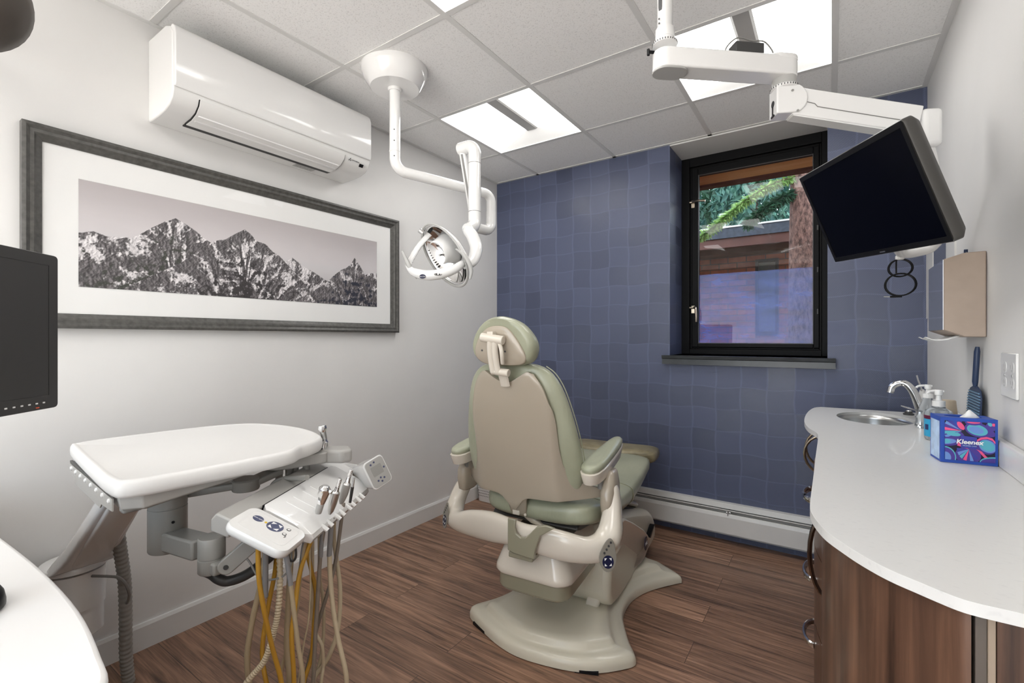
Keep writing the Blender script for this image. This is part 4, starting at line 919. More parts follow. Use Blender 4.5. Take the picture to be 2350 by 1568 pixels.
# monitor: a black screen tilted and rolled
S = 1.605
M0_ = Vector((0, 0, 1.204))
def mc(x, y, z): return M0_+(Vector((x, y, z))-M0_)*(S/1.5)
SA, SB, SD = mc(-.071, 1.765, 1.707), mc(.132, 1.360, 1.678), mc(.016, 1.827, 1.464)
mu = (SB-SA).normalized(); mv = (SD-SA); mv = (mv-mu*mv.dot(mu)).normalized(); mn = mu.cross(mv).normalized()   # mn into the monitor
if mn.x < 0: mn = -mn
SWd, SHt = (SB-SA).length, (SD-SA).dot(mv)
SCn = SA+mu*SWd/2+mv*SHt/2
mo = thing('monitor', 'black monitor tilted down on the white ceiling arm in front of the window', 'monitor', tuple(SCn), 'computer monitors')
Q = lambda a, b_, c: SCn+mu*a+mv*b_+mn*c
W2, H2 = SWd/2+.014, SHt/2+.016
mat('monitor_side', (.052, .049, .045, 1), .42)
b = MB()
rr = lambda w, h, c, r=.012: [Q(x, y, c) for x, y in rrect(2*w, 2*h, r, 4)]
b.loft([rr(W2-.001, H2-.001, -.004), rr(W2+.001, H2+.001, 0), rr(W2+.001, H2+.001, .018), rr(W2-.010, H2-.010, .034), rr(W2-.05, H2-.05, .050), rr(W2-.09, H2-.08, .054)]); b.build('housing', 'monitor_side', mo, angle=50)
b = MB(); o4 = [Q(x, y, -.0072) for x, y in ((-W2+.002, -H2+.002), (W2-.002, -H2+.002), (W2-.002, H2-.002), (-W2+.002, H2-.002))]; i4 = [Q(x, y, -.0072) for x, y in ((-SWd/2, -SHt/2), (SWd/2, -SHt/2), (SWd/2, SHt/2), (-SWd/2, SHt/2))]; i5 = [p+mn*.002 for p in i4]
b.add(o4+i4+i5, [(0, 1, 5, 4), (1, 2, 6, 5), (2, 3, 7, 6), (3, 0, 4, 7), (4, 5, 9, 8), (5, 6, 10, 9), (6, 7, 11, 10), (7, 4, 8, 11)]); b.build('bezel_frame', 'black_plastic', mo, smooth=False)
MB().add(i5, [(0, 1, 2, 3)]).build('screen', 'black_screen', mo, smooth=False)
MB().add([Q(x, y, -.0078) for x, y in ((-.012, H2-.0095), (.012, H2-.0095), (.012, H2-.0060), (-.012, H2-.0060))], [(0, 1, 2, 3)]).build('logo_badge', 'steel', mo, smooth=False)
MB().box(Q(0, .0, .070), (.10, .10, .028), Matrix((mu, mv, mn)).transposed()).build('mount_plate', 'gloss_white', ma, bevel=.004)
T = Vector((.262, 1.985, 0))
hp = spline([C0+ax*.03+Vector((0, 0, -.06)), (.280, 2.05, 1.72), (.312, 2.20, 1.58), (.300, 2.25, 1.535), (.262, 2.235, 1.518), (.212, 2.19, 1.510), (.190, 2.10, 1.53), (.172, 1.92, 1.575), Q(0, 0, .08)], 6)
MB().tube(hp, .017, 14).build('drop_bracket', 'gloss_white', ma)
lp = Vector((.204, 2.19, 1.492))
MB().box(lp+Vector((0, 0, .004)), (.022, .022, .018), Matrix.Rotation(.6, 3, 'Z')).build('bracket_knob', 'white_plastic', ma, bevel=.005)
vd = (lp-M0_).normalized(); vr = Vector((-vd.y, vd.x, 0)).normalized()*-1
cd = MB()
for cx, cz, r in ((.0, -.034, .031), (.0, -.094, .040)):
    for k in range(2 if r > .025 else 1):
        cd.tube([lp+vr*(cx+.003*k+r*1.08*math.cos(2*PI*i/28))+Vector((0, .004*math.sin(2*PI*i/28*2)+.003*k, cz+.001*k+r*math.sin(2*PI*i/28))) for i in range(29)], (.0026), 8, caps=False)
cd.tube(spline([lp+vr*-.006+Vector((0, 0, .03)), lp+vr*-.010+Vector((0, 0, -.01)), lp+vr*-.010+Vector((0, 0, -.052))], 5), (.0026), 8)
cbv = thing('cable', 'thin black looped cable hanging below the tilted monitor', 'cable', tuple(lp))
cd.build('cord', 'black_plastic', cbv)
MB().tube([lp+vr*-.028+Vector((0, 0, -.136)), lp+vr*.006+Vector((0, 0, -.137))], .0034, 8).build('plug', 'black_plastic', cbv)
MB().tube([lp+vr*-.046+Vector((0, 0, -.135)), lp+vr*-.028+Vector((0, 0, -.136))], .0018, 8).build('plug_tip', 'steel', cbv)
pa = thing('power_adapter', 'black power adapter box with a looping cord lying on the white ceiling arm', 'power adapter', tuple(A0.lerp(B0, .66)+Vector((0, 0, 2.118))))
qc = A0.lerp(B0, .675)+Vector((0, 0, 2.1335))
MB().box(qc+Vector((0, 0, .006)), (.098, .045, .040), Matrix((d1, n1, Vector((0, 0, 1)))).transposed()).build('box', 'dark_grey', pa, bevel=.003)
e0 = qc-d1*.05
MB().tube(spline([qc-d1*.078+Vector((0, 0, -.009)), qc-d1*.064+Vector((0, 0, .022)), qc-d1*.028+Vector((0, 0, .050)), qc+d1*.02+Vector((0, 0, .043)), qc+d1*.062+Vector((0, 0, .044)), qc+d1*.09+Vector((0, 0, .018)), qc+d1*.096+Vector((0, 0, -.003))], 6), .0024, 8).build('cord', 'mid_grey_plastic', pa)
# ------------------------------------------------------------------ dental chair
mat('cream_plastic', (.66, .605, .52, 1), .18, coat=.5)
mat('shell_plastic', (.40, .345, .275, 1), .24, coat=.35)
mat('cream_dull', (.64, .60, .49, 1), .3, coat=.2)
mat('olive_plastic', (.27, .255, .185, 1), .22, coat=.4)
def vinyl():
    m, nt, b, out = newmat('sage_vinyl'); b.inputs['Roughness'].default_value = .32; b.inputs['Coat Weight'].default_value = .15; b.inputs['Coat Roughness'].default_value = .25
    co = coords(nt); n = N(nt, 'ShaderNodeTexNoise', Scale=5., Detail=4.); nt.links.new(co, n.inputs['Vector'])
    r = N(nt, 'ShaderNodeValToRGB'); e = r.color_ramp.elements; e[0].position = .3; e[0].color = (.30, .31, .22, 1); e[1].position = .7; e[1].color = (.385, .395, .29, 1)
    nt.links.new(n.outputs[0], r.inputs[0]); nt.links.new(r.outputs[0], b.inputs['Base Color'])
    co2 = coords(nt, (70, 22, 9)); w = N(nt, 'ShaderNodeTexNoise', Scale=.8, Detail=3., Distortion=1.2); nt.links.new(co2, w.inputs['Vector'])
    n3 = N(nt, 'ShaderNodeTexNoise', Scale=420., Detail=2.); nt.links.new(co, n3.inputs['Vector'])
    ad = N(nt, 'ShaderNodeMath', operation='MULTIPLY_ADD'); ad.inputs[1].default_value = .12; nt.links.new(n3.outputs[0], ad.inputs[0]); nt.links.new(w.outputs[0], ad.inputs[2])
    bp = N(nt, 'ShaderNodeBump', Strength=.16, Distance=.006); nt.links.new(ad.outputs[0], bp.inputs['Height']); nt.links.new(bp.outputs[0], b.inputs['Normal'])
vinyl()
mat('worn_vinyl', (.25, .215, .13, 1), .35, var=.35, vscale=14, bump=.25, bscale=40)
mat('pad_taupe', (.24, .22, .185, 1), .3)
mat('control_navy', (.010, .012, .045, 1), .25)
CM = Vector((-1.02, 1.60, 0)); CR = Vector((.9962, .0872, 0)); CF = Vector((-.0872, .9962, 0))
def CH(s_, f_, z_): return CM+CR*s_+CF*f_+Vector((0, 0, z_))
dc = thing('dental_chair', 'sage green upholstered dental chair with a cream shell, seen from behind', 'dental chair', tuple(CH(.07, .3, 0)))

# base: a flared foot plate with a raised dome
foot = [(-.22, .55), (-.30, .66), (-.34, .75), (-.30, .82), (-.18, .84), (.07, .86), (.32, .84), (.40, .80), (.475, .745), (.462, .72), (.40, .645), (.345, .56), (.312, .47), (.303, .38), (.312, .30), (.335, .235), (.385, .13), (.425, .065), (.430, .045), (.412, .015), (.33, -.058), (.235, -.100), (.12, -.122), (.02, -.126), (-.07, -.105), (-.155, -.068), (-.25, -.018), (-.278, .010), (-.275, .040), (-.225, .115), (-.19, .20), (-.172, .29), (-.165, .38), (-.178, .47)]
fo = [(p.x, p.y) for p in spline([(x, y, 0) for x, y in foot], 4, True)]
cx0, cy0 = .07, .33
def ringf(k, z, dy=0):      # shrink the outline towards a spine running along the chair
    out = []
    for x, y in fo:
        yy = min(max(y, .06), .66); out.append(CH(cx0+(x-cx0)*k, yy+(y-yy)*k, z))
    return out
b = MB(); b.loft([ringf(1, .004), ringf(1.0, .020), ringf(.985, .034), ringf(.95, .043), ringf(.86, .048), ringf(.80, .050), ringf(.77, .056), ringf(.745, .070), ringf(.71, .078), ringf(.55, .080), ringf(.2, .082)])
b.build('base', 'cream_dull', dc, angle=70)
for s0, f0, a in ((-.19, -.048, .45), (.285, -.078, -.35)):     # notches under the rim
    MB().box(CH(s0, f0+.004, .006), (.085, .018, .011), Matrix.Rotation(math.radians(5)-a*.9, 3, 'Z')).build('foot_notch', 'black_plastic', dc, smooth=False)

# sloping lift housing
def side(pts, s0, s1, name, m, bev=.012, bs=3, par=dc):
    return MB().prism(pts, s1-s0, CH(s0, 0, 0), CF, (0, 0, 1), CR).build(name, m, par, bevel=bev, bseg=bs, angle=35)
hs = spline([(x, y, 0) for x, y in ((.24, .075), (.80, .06), (1.0, .06), (1.055, .085), (1.06, .14), (1.0, .215), (.90, .275), (.75, .325), (.55, .385), (.38, .43), (.28, .435), (.235, .40), (.215, .30))], 4, True)
side([(p.x, p.y) for p in hs], -.145, .285, 'lift_housing', 'cream_dull', .03, 4)
pl_ = [(.205, .07), (.26, .062), (.30, .075), (.47, .085), (.64, .10), (.735, .125), (.785, .155), (.775, .185), (.69, .245), (.56, .315), (.42, .385), (.31, .43), (.25, .40), (.225, .33)]
scm = MB().prism([(p.x, p.y) for p in spline([(x, y, 0) for x, y in pl_], 3, True)], .057, CH(.255, 0, 0), CF, (0, 0, 1), CR)
for v in scm.v: v -= CR*.085*min(1, max(0, (.33-v.z)/.25))*(1 if (v-CM).dot(CF) < .45 else max(0, 1-((v-CM).dot(CF)-.45)/.2))
scm.build('side_cover', 'cream_plastic', dc, bevel=.012, bseg=4, angle=35)
side([(p.x, p.y) for p in spline([(x, y, 0) for x, y in pl_], 3, True)], -.172, -.115, 'side_cover', 'cream_plastic', .012, 4)
tp = spline([CH(.11, .50, .425), CH(.17, .62, .398), CH(.20, .75, .352), CH(.20, .87, .305), CH(.15, .95, .270), CH(.05, .975, .258)], 6)
MB().tube(tp, .034, 12, ry=.018).build('top_ridge', 'cream_plastic', dc)
MB().tube([CH(.235, .50, .406), CH(.24, .62, .366), CH(.24, .72, .333)], .008, 8, ry=.004).build('groove', 'black_plastic', dc)
em = [(.030*math.cos(2*PI*i/24), .034*math.sin(2*PI*i/24)) for i in range(24)]
eo = MB().prism(em, .003, CH(.3115, .705, .175), CF, (0, 0, 1), CR).build('emblem', 'control_navy', dc, bevel=.001)
text('lettering', 'P&C', .022, CH(.3150, .705, .175), CF, (0, 0, 1), 'print_white', eo, ext=.0003)
side([(.80, .168), (.90, .200), (.92, .196), (.83, .155)], .286, .3085, 'side_slot', 'black_plastic', 0)

# motor box under the seat, in two tiers
def tier(z0, z1, sw, sh, name, m, r=.05, f0=-.115, f1=.40, slope=.03):
    q = rrect(2*sw, f1-f0, r, 6, .07, (f0+f1)/2)
    q2 = rrect(2*(sw-sh), f1-f0-2*sh, r*.9, 6, .07, (f0+f1)/2)
    lo = [CH(x, y, z0+slope*(y-f0)*1.0) for x, y in q2]; lo2 = [CH(x, y, z0+.012+slope*(y-f0)) for x, y in q]; hi = [CH(x, y, z1+slope*(y-f0)) for x, y in q]
    return MB().loft([lo, lo2, hi]).build(name, m, dc, bevel=.004, angle=45)
tier(.232, .318, .150, .012, 'lower_tier', 'olive_plastic', .06)
b = MB(); q = rrect(.316, .52, .06, 6, .07, .14)
b.loft([[CH(x, y, .300) for x, y in q], [CH(x, y, .308) for x, y in rrect(.324, .528, .062, 6, .07, .14)], [CH(x, y, .325) for x, y in rrect(.318, .522, .06, 6, .07, .14)], [CH(x*.85+.0105, y, .41) for x, y in rrect(.30, .50, .06, 6, .07, .15)], [CH(x*.8+.014, y, .44) for x, y in rrect(.30, .49, .06, 6, .07, .155)]])
b.build('upper_tier', 'cream_plastic', dc, angle=60)

# U-shaped arm carrier with touch pads
un = [(-.330, .09, .575, .030, .040), (-.348, .06, .540, .033, .044), (-.362, .03, .480, .034, .05), (-.345, -.01, .435, .036, .055), (-.295, -.045, .428, .040, .05), (-.210, -.07, .442, .055, .034), (-.095, -.10, .460, .060, .030), (-.002, -.118, .466, .050, .030), (.07, -.125, .463, .048, .030), (.150, -.125, .463, .054, .030), (.225, -.115, .456, .053, .032), (.290, -.085, .447, .046, .040), (.330, -.045, .455, .048, .052), (.350, -.01, .490, .046, .052), (.350, .02, .55, .036, .045), (.346, .04, .60, .030, .040), (.343, .05, .64, .022, .036), (.341, .052, .655, .010, .02)]
up_ = spline([CH(a, b_, c) for a, b_, c, _, _ in un], 5)
rv = spline([(d, e, 0) for _, _, _, d, e in un], 5)
rings = []
for i, p in enumerate(up_):
    t = (up_[min(i+1, len(up_)-1)]-up_[max(i-1, 0)]).normalized(); nrm = t.cross(Vector((0, 0, 1)));
    # section: tall across the run, thin fore-and-aft; blends to wide-and-flat on the upright ends
    upv = (Vector((0, 0, 1))-t*t.z); hl = upv.length
    w_ = CF-t*t.dot(CF); w_.normalize(); u_ = t.cross(w_).normalized()
    rings.append([p+u_*rv[i].x*(abs(math.cos(a))**.8*(1 if math.cos(a) > 0 else -1))+w_*rv[i].y*.75*(abs(math.sin(a))**.8*(1 if math.sin(a) > 0 else -1)) for a in [2*PI*k/20 for k in range(20)]])
b = MB(); b.loft(rings); b.build('arm_carrier', 'cream_plastic', dc, angle=80)
for sg, oc_, nm in ((1, (.366, -.084, .452), 'touch_pad'), (-1, (-.362, -.050, .448), 'touch_pad')):
    nrm = (CR*.55*sg-CF*.82+Vector((0, 0, .12))).normalized(); uu_ = Vector((0, 0, 1)).cross(nrm).normalized(); ww = nrm.cross(uu_); o = CH(*oc_)
    tear = [(.031*math.cos(a)*(1-.25*max(0, math.sin(a))), -.012+.05*math.sin(a)*(1.25 if math.sin(a) > 0 else 1)) for a in [2*PI*i/28 for i in range(28)]]
    tear = [(x+.010*max(0, y/.05), y) for x, y in tear]
    tpd = MB().prism(tear, .004, o-nrm*.001, uu_, ww, nrm).build(nm, 'pad_taupe', dc, bevel=.001)
    MB().prism(ell(.020, .022, 24, .0, -.028), .0012, o+nrm*.003, uu_, ww, nrm).build('button_ring', 'control_navy', tpd, smooth=False)
    ar = MB()
    for k in range(4):
        a = PI/4+k*PI/2; c = Vector((.013*math.cos(a), -.028+.014*math.sin(a))); e_ = Vector((math.cos(a), math.sin(a))); g_ = Vector((-e_.y, e_.x))
        ar.prism([tuple(c+e_*.005), tuple(c-e_*.002+g_*.006), tuple(c-e_*.002-g_*.006)], .0004, o+nrm*.0043, uu_, ww, nrm)
    ar.build('arrow_marks', 'print_white', tpd, smooth=False)
    db = MB()
    for k in range(4): db.prism(ell(.0038, .0042, 10, -.012+.008*k, .002+.0115*k), .0014, o+nrm*.003, uu_, ww, nrm)
    db.build('preset_buttons', 'dark_grey', tpd, smooth=False)
# centre clip
b = MB(); q = [(x+.016, z+.008) for x, z in [(-.004, .530), (-.004, .412), (.02, .405), (.105, .400), (.112, .44), (.130, .49), (.185, .528), (.15, .532), (.115, .52), (.088, .49), (.07, .472), (.05, .468), (.032, .478), (.026, .50), (.030, .53)]]
b.prism(q, .012, CH(0, -.170, 0), CR, (0, 0, 1), CF); b.build('centre_clip', 'olive_plastic', dc, bevel=.003)
MB().box(CH(.06, -.10, .40), (.10, .12, .02), Matrix.Rotation(math.radians(5), 3, 'Z')).build('clip_floor', 'olive_plastic', dc, bevel=.004)

# seat and leg rest: one long cushion, lofted front to back
def sec(f, c, hw, zt, zb, n=28, sq=.55):
    out = []
    zm, hh = (zt+zb)/2, (zt-zb)/2
    for i in range(n):
        a = 2*PI*i/n; x = abs(math.cos(a))**sq*(1 if math.cos(a) > 0 else -1); y = abs(math.sin(a))**sq*(1 if math.sin(a) > 0 else -1)
        dish = -.012*(1-x*x) if y > 0 else 0
        out.append(CH(c+hw*x, f, zm+hh*y+dish*max(0, y)))
    return out
SEC = [(-.035, .045, .10, .545, .505), (-.02, .045, .20, .575, .488), (.01, .045, .235, .590, .482), (.10, .04, .262, .575, .462), (.25, .035, .275, .552, .445), (.42, .03, .282, .540, .425), (.58, .02, .288, .545, .430), (.74, .01, .290, .558, .452), (.88, .005, .288, .566, .475), (.99, 0, .284, .566, .485)]
SEC2 = [(.985, 0, .288, .570, .482), (1.06, 0, .288, .572, .478), (1.14, 0, .284, .570, .470), (1.22, 0, .275, .562, .465), (1.29, 0, .255, .548, .470), (1.335, 0, .215, .530, .482), (1.352, 0, .13, .518, .496)]
MB().loft([sec(*q) for q in SEC]).build('seat_cushion', 'sage_vinyl', dc, subsurf=1)
MB().loft([sec(*q) for q in SEC2]).build('toe_cover', 'worn_vinyl', dc, subsurf=1)
b = MB()
for f_ in (.13, .47): b.tube([p+Vector((0, 0, .0012)) for p in sec(f_, .04 if f_ < .2 else .027, .2655 if f_ < .2 else .2845, .572 if f_ < .2 else .5425, .458 if f_ < .2 else .426)]+[sec(f_, .04 if f_ < .2 else .027, .2655 if f_ < .2 else .2845, .572 if f_ < .2 else .5425, .458 if f_ < .2 else .426)[0]], .0022, 6, caps=False)
b.build('seat_piping', 'sage_vinyl', dc)
side([(0.0, .47), (.05, .455), (.45, .40), (.95, .45), (1.15, .465), (1.15, .48), (.9, .48), (.45, .45), (.02, .49)], -.16, .22, 'seat_pan', 'dark_grey', .01)

# backrest: plastic shell behind, cushion in front
bp_ = lambda z: .09-.24*z
HW = [(.560, .322), (.585, .325), (.610, .322), (.630, .300), (.645, .262), (.668, .220), (.70, .194), (.74, .181), (.80, .175), (.85, .174), (.90, .173), (.945, .167), (.98, .158), (1.02, .147), (1.05, .135), (1.072, .122), (1.085, .108)]
hwf = lambda z: float(np.interp(z, [h_[0] for h_ in HW], [h_[1] for h_ in HW]))
ZB, ZT = .603, 1.088
def shell(u, v):
    t = 2*u-1
    vv = v**1.0; z0 = ZB+(ZT-ZB)*vv; s_ = t*hwf(z0)
    s_ = s_+.006
    top = -.043*math.cos(PI*min(1, abs(t)/.93)/2)**1.4-.055*max(0, abs(t)-.80)**1.2*2
    k = max(0, (z0-.93)/.155); z = z0+top*k*k
    bot = (-.014*math.cos(t*PI/2) - .070*math.exp(-((s_+.02)/.036)**2))
    kb = max(0, (.68-z0)/.09); z += bot*min(1, kb)
    f_ = bp_(z)-.018*(1-t*t)+.002
    ex = max(0, abs(s_)-.165); f_ += ex*.75+ex*ex*.6
    f_ += .010*math.exp(-((s_+.02)/.10)**2)*max(0, (z0-.75))*1.6     # shallow hollow down the middle, upper part
    return CH(s_, f_, z)
b = MB().grid(shell, 36, 40)
sh = b.build('back_shell', 'shell_plastic', dc, solid=.016, fix=True)
md = sh.modifiers.new('bevel', 'BEVEL'); md.width = .005; md.segments = 2; md.limit_method = 'ANGLE'; md.angle_limit = 1.0
# hinge tongue below the shell
b = MB(); T_ = [(.615, .085, -.062), (.595, .062, -.060), (.570, .046, -.052), (.540, .040, -.040), (.512, .036, -.030), (.500, .030, -.024)]
b.loft([[CH(-.02+.005+w_*math.cos(a)*1.0, f_+.016*math.sin(a), z_) for a in [2*PI*i/20 for i in range(20)]] for z_, w_, f_ in T_]); b.build('hinge_tongue', 'shell_plastic', dc, angle=70)
MB().box(CH(-.018, -.046, .515), (.030, .012, .018), Matrix.Rotation(math.radians(5), 3, 'Z')).cyl(CH(.018, -.043, .508), CH(.018, -.035, .508), .006, seg=12).build('hinge_cap', 'cream_plastic', dc, bevel=.002)
b = MB(); b.loft([[CH(-.01+x, y, z_) for x, y in rrect(.05, .03, .01, 4)] for z_, y0 in ((.505, 0),)]+[[CH(.05+x, .0+y, .47) for x, y in rrect(.05, .03, .01, 4)], [CH(.10+x, .02+y, .45) for x, y in rrect(.04, .03, .01, 4)]]); b.build('hinge_arm', 'cream_plastic', dc, angle=60)
for sg in (-1, 1):      # cupped ends of the shell that carry the armrests
    b = MB(); rr_ = []
    for z_, w_, l_, f0 in ((.538, .020, .040, .055), (.545, .026, .052, .055), (.59, .029, .062, .055), (.63, .029, .062, .058), (.655, .026, .055, .066), (.690, .017, .040, .080), (.700, .010, .028, .084)):
        rr_.append([CH(sg*.325+.006+w_*(abs(math.cos(a))**.7*(1 if math.cos(a) > 0 else -1)), f0+l_*(abs(math.sin(a))**.7*(1 if math.sin(a) > 0 else -1)), z_) for a in [2*PI*i/24 for i in range(24)]])
    b.loft(rr_); b.build('armrest_socket', 'shell_plastic', dc, angle=70)
    MB().cyl(CH(sg*.305, .02, .64), CH(sg*.305, .02, .70), .010).build('armrest_pin', 'mid_grey_plastic', dc)
    # armrest: plastic tray with a padded top
    AR_ = [(-.080, .010), (-.071, .024), (-.050, .035), (-.01, .041), (.05, .042), (.12, .039), (.20, .034), (.27, .028), (.312, .019), (.325, .007)]
    def ao(k): return [(w_*k, f_) for f_, w_ in AR_]+[(-w_*k, f_) for f_, w_ in AR_[::-1]]
    zz_ = lambda f_: .712+.040*(f_+.08)/.4
    b = MB(); b.loft([[CH(sg*.288+(-.010 if sg < 0 else 0)+x, .12+(f_-.12)*k, zz_(f_)+dz_) for x, f_ in ao(1 if 0 else kx)] for k, kx, dz_ in ((.80, .62, -.044), (.93, .88, -.040), (1., 1., -.010), (1.01, 1.03, 0), (.97, .95, .004))])
    b.build('armrest_shell', 'cream_plastic', dc, angle=50)
    b = MB(); b.loft([[CH(sg*.288+(-.010 if sg < 0 else 0)+x, .12+(f_-.12)*k, zz_(f_)+dz_) for x, f_ in ao(kx)] for k, kx, dz_ in ((.96, .93, .002), (.985, .985, .012), (.975, .95, .022), (.92, .80, .029), (.80, .5, .032), (.6, .15, .033))])
    b.build('armrest_pad', 'sage_vinyl', dc, angle=80)
CW = [(.585, .13), (.60, .21), (.63, .238), (.70, .252), (.76, .252), (.83, .244), (.90, .231), (.97, .214), (1.03, .194), (1.075, .166), (1.10, .132), (1.113, .08)]
rings = []
for z_, hw in CW:
    th = .052 if .62 < z_ < 1.05 else (.03 if z_ < .59 or z_ > 1.105 else .044)
    rings.append([CH(.004+hw*(abs(math.cos(a))**.62*(1 if math.cos(a) > 0 else -1)), bp_(z_)+.058+th*(abs(math.sin(a))**.8*(1 if math.sin(a) > 0 else -1)), z_) for a in [2*PI*i/32 for i in range(32)]])
MB().loft(rings).build('back_cushion', 'sage_vinyl', dc, subsurf=1)
b = MB(); seam = [CH(.004+hw*.985, bp_(z_)+.082, z_) for z_, hw in CW[1:-1]]; b.tube(spline(seam, 4), .0022, 6); seam = [CH(.004-hw*.985, bp_(z_)+.082, z_) for z_, hw in CW[1:-1]]; b.tube(spline(seam, 4), .0022, 6); b.build('back_piping', 'sage_vinyl', dc)
# headrest
hp_ = lambda z: .07-.24*z
HO = [(.019, 1.284), (-.041, 1.274), (-.092, 1.235), (-.122, 1.182), (-.117, 1.136), (-.075, 1.112), (.0, 1.104), (.065, 1.104), (.115, 1.120), (.139, 1.160), (.134, 1.205), (.090, 1.258)]
hc = Vector((.008, 1.188))
HS = [(p.x, p.y) for p in spline([(x, y, 0) for x, y in HO], 4, True)]
rings = []
for k, d_ in ((.78, -.002), (.90, -.004), (.975, .010), (1.0, .030), (.985, .050), (.90, .070), (.70, .084), (.40, .091), (.1, .093)):
    rings.append([CH(hc.x+(x-hc.x)*k, hp_(hc.y+(z_-hc.y)*k)+d_, hc.y+(z_-hc.y)*k) for x, z_ in HS])
MB().loft(rings).build('headrest_cushion', 'sage_vinyl', dc, angle=80)
HP = [(-.009, 1.250), (-.055, 1.238), (-.092, 1.205), (-.116, 1.160), (-.105, 1.125), (-.06, 1.108), (.03, 1.106), (.085, 1.112), (.103, 1.135), (.090, 1.172), (.066, 1.212), (.036, 1.242)]
PS = [(p.x, p.y) for p in spline([(x, y, 0) for x, y in HP], 4, True)]; pc = Vector((-.006, 1.178))
rings = []
for k, d_ in ((1.0, .0), (1.0, -.007), (.96, -.010), (.6, -.011), (.1, -.011)): rings.append([CH(pc.x+.010+(x-pc.x)*k*.96, hp_(pc.y+(z_-pc.y)*k)+d_, pc.y+(z_-pc.y)*k) for x, z_ in PS])
pb_ = MB().loft(rings).build('headrest_plate', 'shell_plastic', dc, angle=60)
for s_, z_ in ((-.068, 1.160), (.030, 1.157)): MB().cyl(CH(s_, hp_(z_)-.0105, z_), CH(s_, hp_(z_)-.0125, z_), .0035, seg=10).build('screw', 'dark_grey', pb_)
hm = lambda s_, z_, d_=.03: CH(s_+.028, hp_(z_)-d_, z_)
MB().cyl(hm(-.078, 1.209), hm(.012, 1.197), .0165, seg=18).box(hm(-.040, 1.216, .022), (.026, .024, .026)).build('head_pivot', 'cream_plastic', dc, bevel=.002)
b = MB()
for ds in (-.010, .010): b.tube(spline([hm(-.030+ds, 1.205, .034), hm(-.035+ds, 1.165, .036), hm(-.036+ds, 1.12, .036), hm(-.034+ds, 1.082, .036)], 4), .0125, 10, ry=.010, up=tuple(-CF))
b.build('head_link', 'cream_plastic', dc)
MB().cyl(hm(-.052, 1.086), hm(.018, 1.080), .014, seg=16).build('head_lower_pivot', 'cream_plastic', dc, bevel=.002)
MB().tube(spline([hm(-.004, 1.185, .034), hm(.006, 1.165, .044), hm(.007, 1.14, .046), hm(.000, 1.115, .036)], 4), .0075, 8).build('head_lever', 'cream_plastic', dc)
MB().tube([hm(-.015, 1.075, .020), hm(-.015, 1.030, .010)], .020, 10, ry=.008, up=tuple(-CF)).build('headrest_bar', 'cream_plastic', dc)

# ------------------------------------------------------------------ waste bin behind the chair
mat('bin_white', (.80, .80, .80, 1), .35)
wb_ = thing('waste_bin', 'small white perforated bin on the floor by the left wall, behind the chair', 'bin', (-2.09, 2.82, 0))
b = MB(); rings = []
for k, z_ in ((.088, .002), (.09, .006), (.104, .24), (.106, .245), (.100, .245), (.086, .01), (.02, .008)): rings.append([Vector((-2.09+x*k/.1, 2.82+y*k/.1, z_)) for x, y in rrect(.2, .17, .04, 5)])
b.loft(rings); b.build('bin_body', 'bin_white', wb_, angle=50)
b = MB()
for i in range(11):
    for j in range(10):
        z_ = .045+.019*j; k = .09+.014*z_/.24; b.box((-2.09-.07+.0135*i+(.00675 if j % 2 else 0), 2.82-.085*k/.1-.0004, z_), (.005, .002, .005), Matrix.Rotation(PI/4, 3, 'Y'))
b.build('perforations', 'dark_grey', wb_, smooth=False)
# ------------------------------------------------------------------ dental operating light
ol_ = thing('dental_light', 'white dental operating light hanging from the ceiling on bent tubes, left of the blue wall', 'dental light', (-1.66, 1.485, CZ))
MB().lathe([(.150, 0), (.151, -.010), (.147, -.026), (.136, -.052), (.122, -.072), (.114, -.084), (.109, -.089), (.02, -.090)], (-1.66, 1.485, CZ), seg=48).build('ceiling_canopy', 'gloss_white', ol_, angle=25)
MB().lathe([(.033, .012), (.033, 0), (.030, -.014)], (-1.66, 1.485, CZ-.088), seg=28).build('canopy_collar', 'white_plastic', ol_)
tb_ = fillet([(-1.66, 1.485, CZ-.09), (-1.66, 1.485, 1.979), (-1.485, 1.990, 1.962), (-1.485, 1.990, 1.862)], [.055, .045], 10)
MB().tube(tb_, .0245, 20).build('ceiling_tube', 'gloss_white', ol_)
for q in ((-1.66, 1.485, 2.028), (-1.66, 1.485, 2.0)): pass
MB().lathe([(.0250, 0), (.0258, .001), (.0258, .004), (.0250, .005)], (-1.66, 1.485, 2.060), seg=24).build('tube_ring', 'white_trim', ol_)
sd_ = Vector((.827-.3, -.6, 0)).normalized()
for z_ in (2.155, 2.105, 2.035): MB().cyl(Vector((-1.66, 1.485, z_))+sd_*.0238, Vector((-1.66, 1.485, z_))+sd_*.0252, .003, seg=8).build('screw', 'dark_grey', ol_)
MB().tube(fillet([(-1.485, 1.990, 1.870), (-1.485, 1.990, 1.768), (-1.497, 1.885, 1.768), (-1.503, 1.870, 1.80)], [.05, .03], 8), .0262, 18).build('lower_elbow', 'gloss_white', ol_)
a_, b2_ = Vector((-1.507, 1.879, 1.795)), Vector((-1.479, 1.752, 2.125)); d_ = (b2_-a_).normalized(); sx_ = Vector((.96, .28, 0)); ny_ = d_.cross(sx_).normalized(); sx_ = ny_.cross(d_).normalized()
Rm = Matrix((sx_, ny_, d_)).transposed()
MB().box((a_+b2_)/2, (.036, .048, (b2_-a_).length), Rm).build('spring_arm', 'gloss_white', ol_, bevel=.012, bseg=4)
MB().box((a_+b2_)/2-ny_*.0245, (.010, .003, (b2_-a_).length-.05), Rm).box((a_+b2_)/2+ny_*.0245, (.010, .003, (b2_-a_).length-.05), Rm).build('arm_slot', 'mid_grey_plastic', ol_, smooth=False)
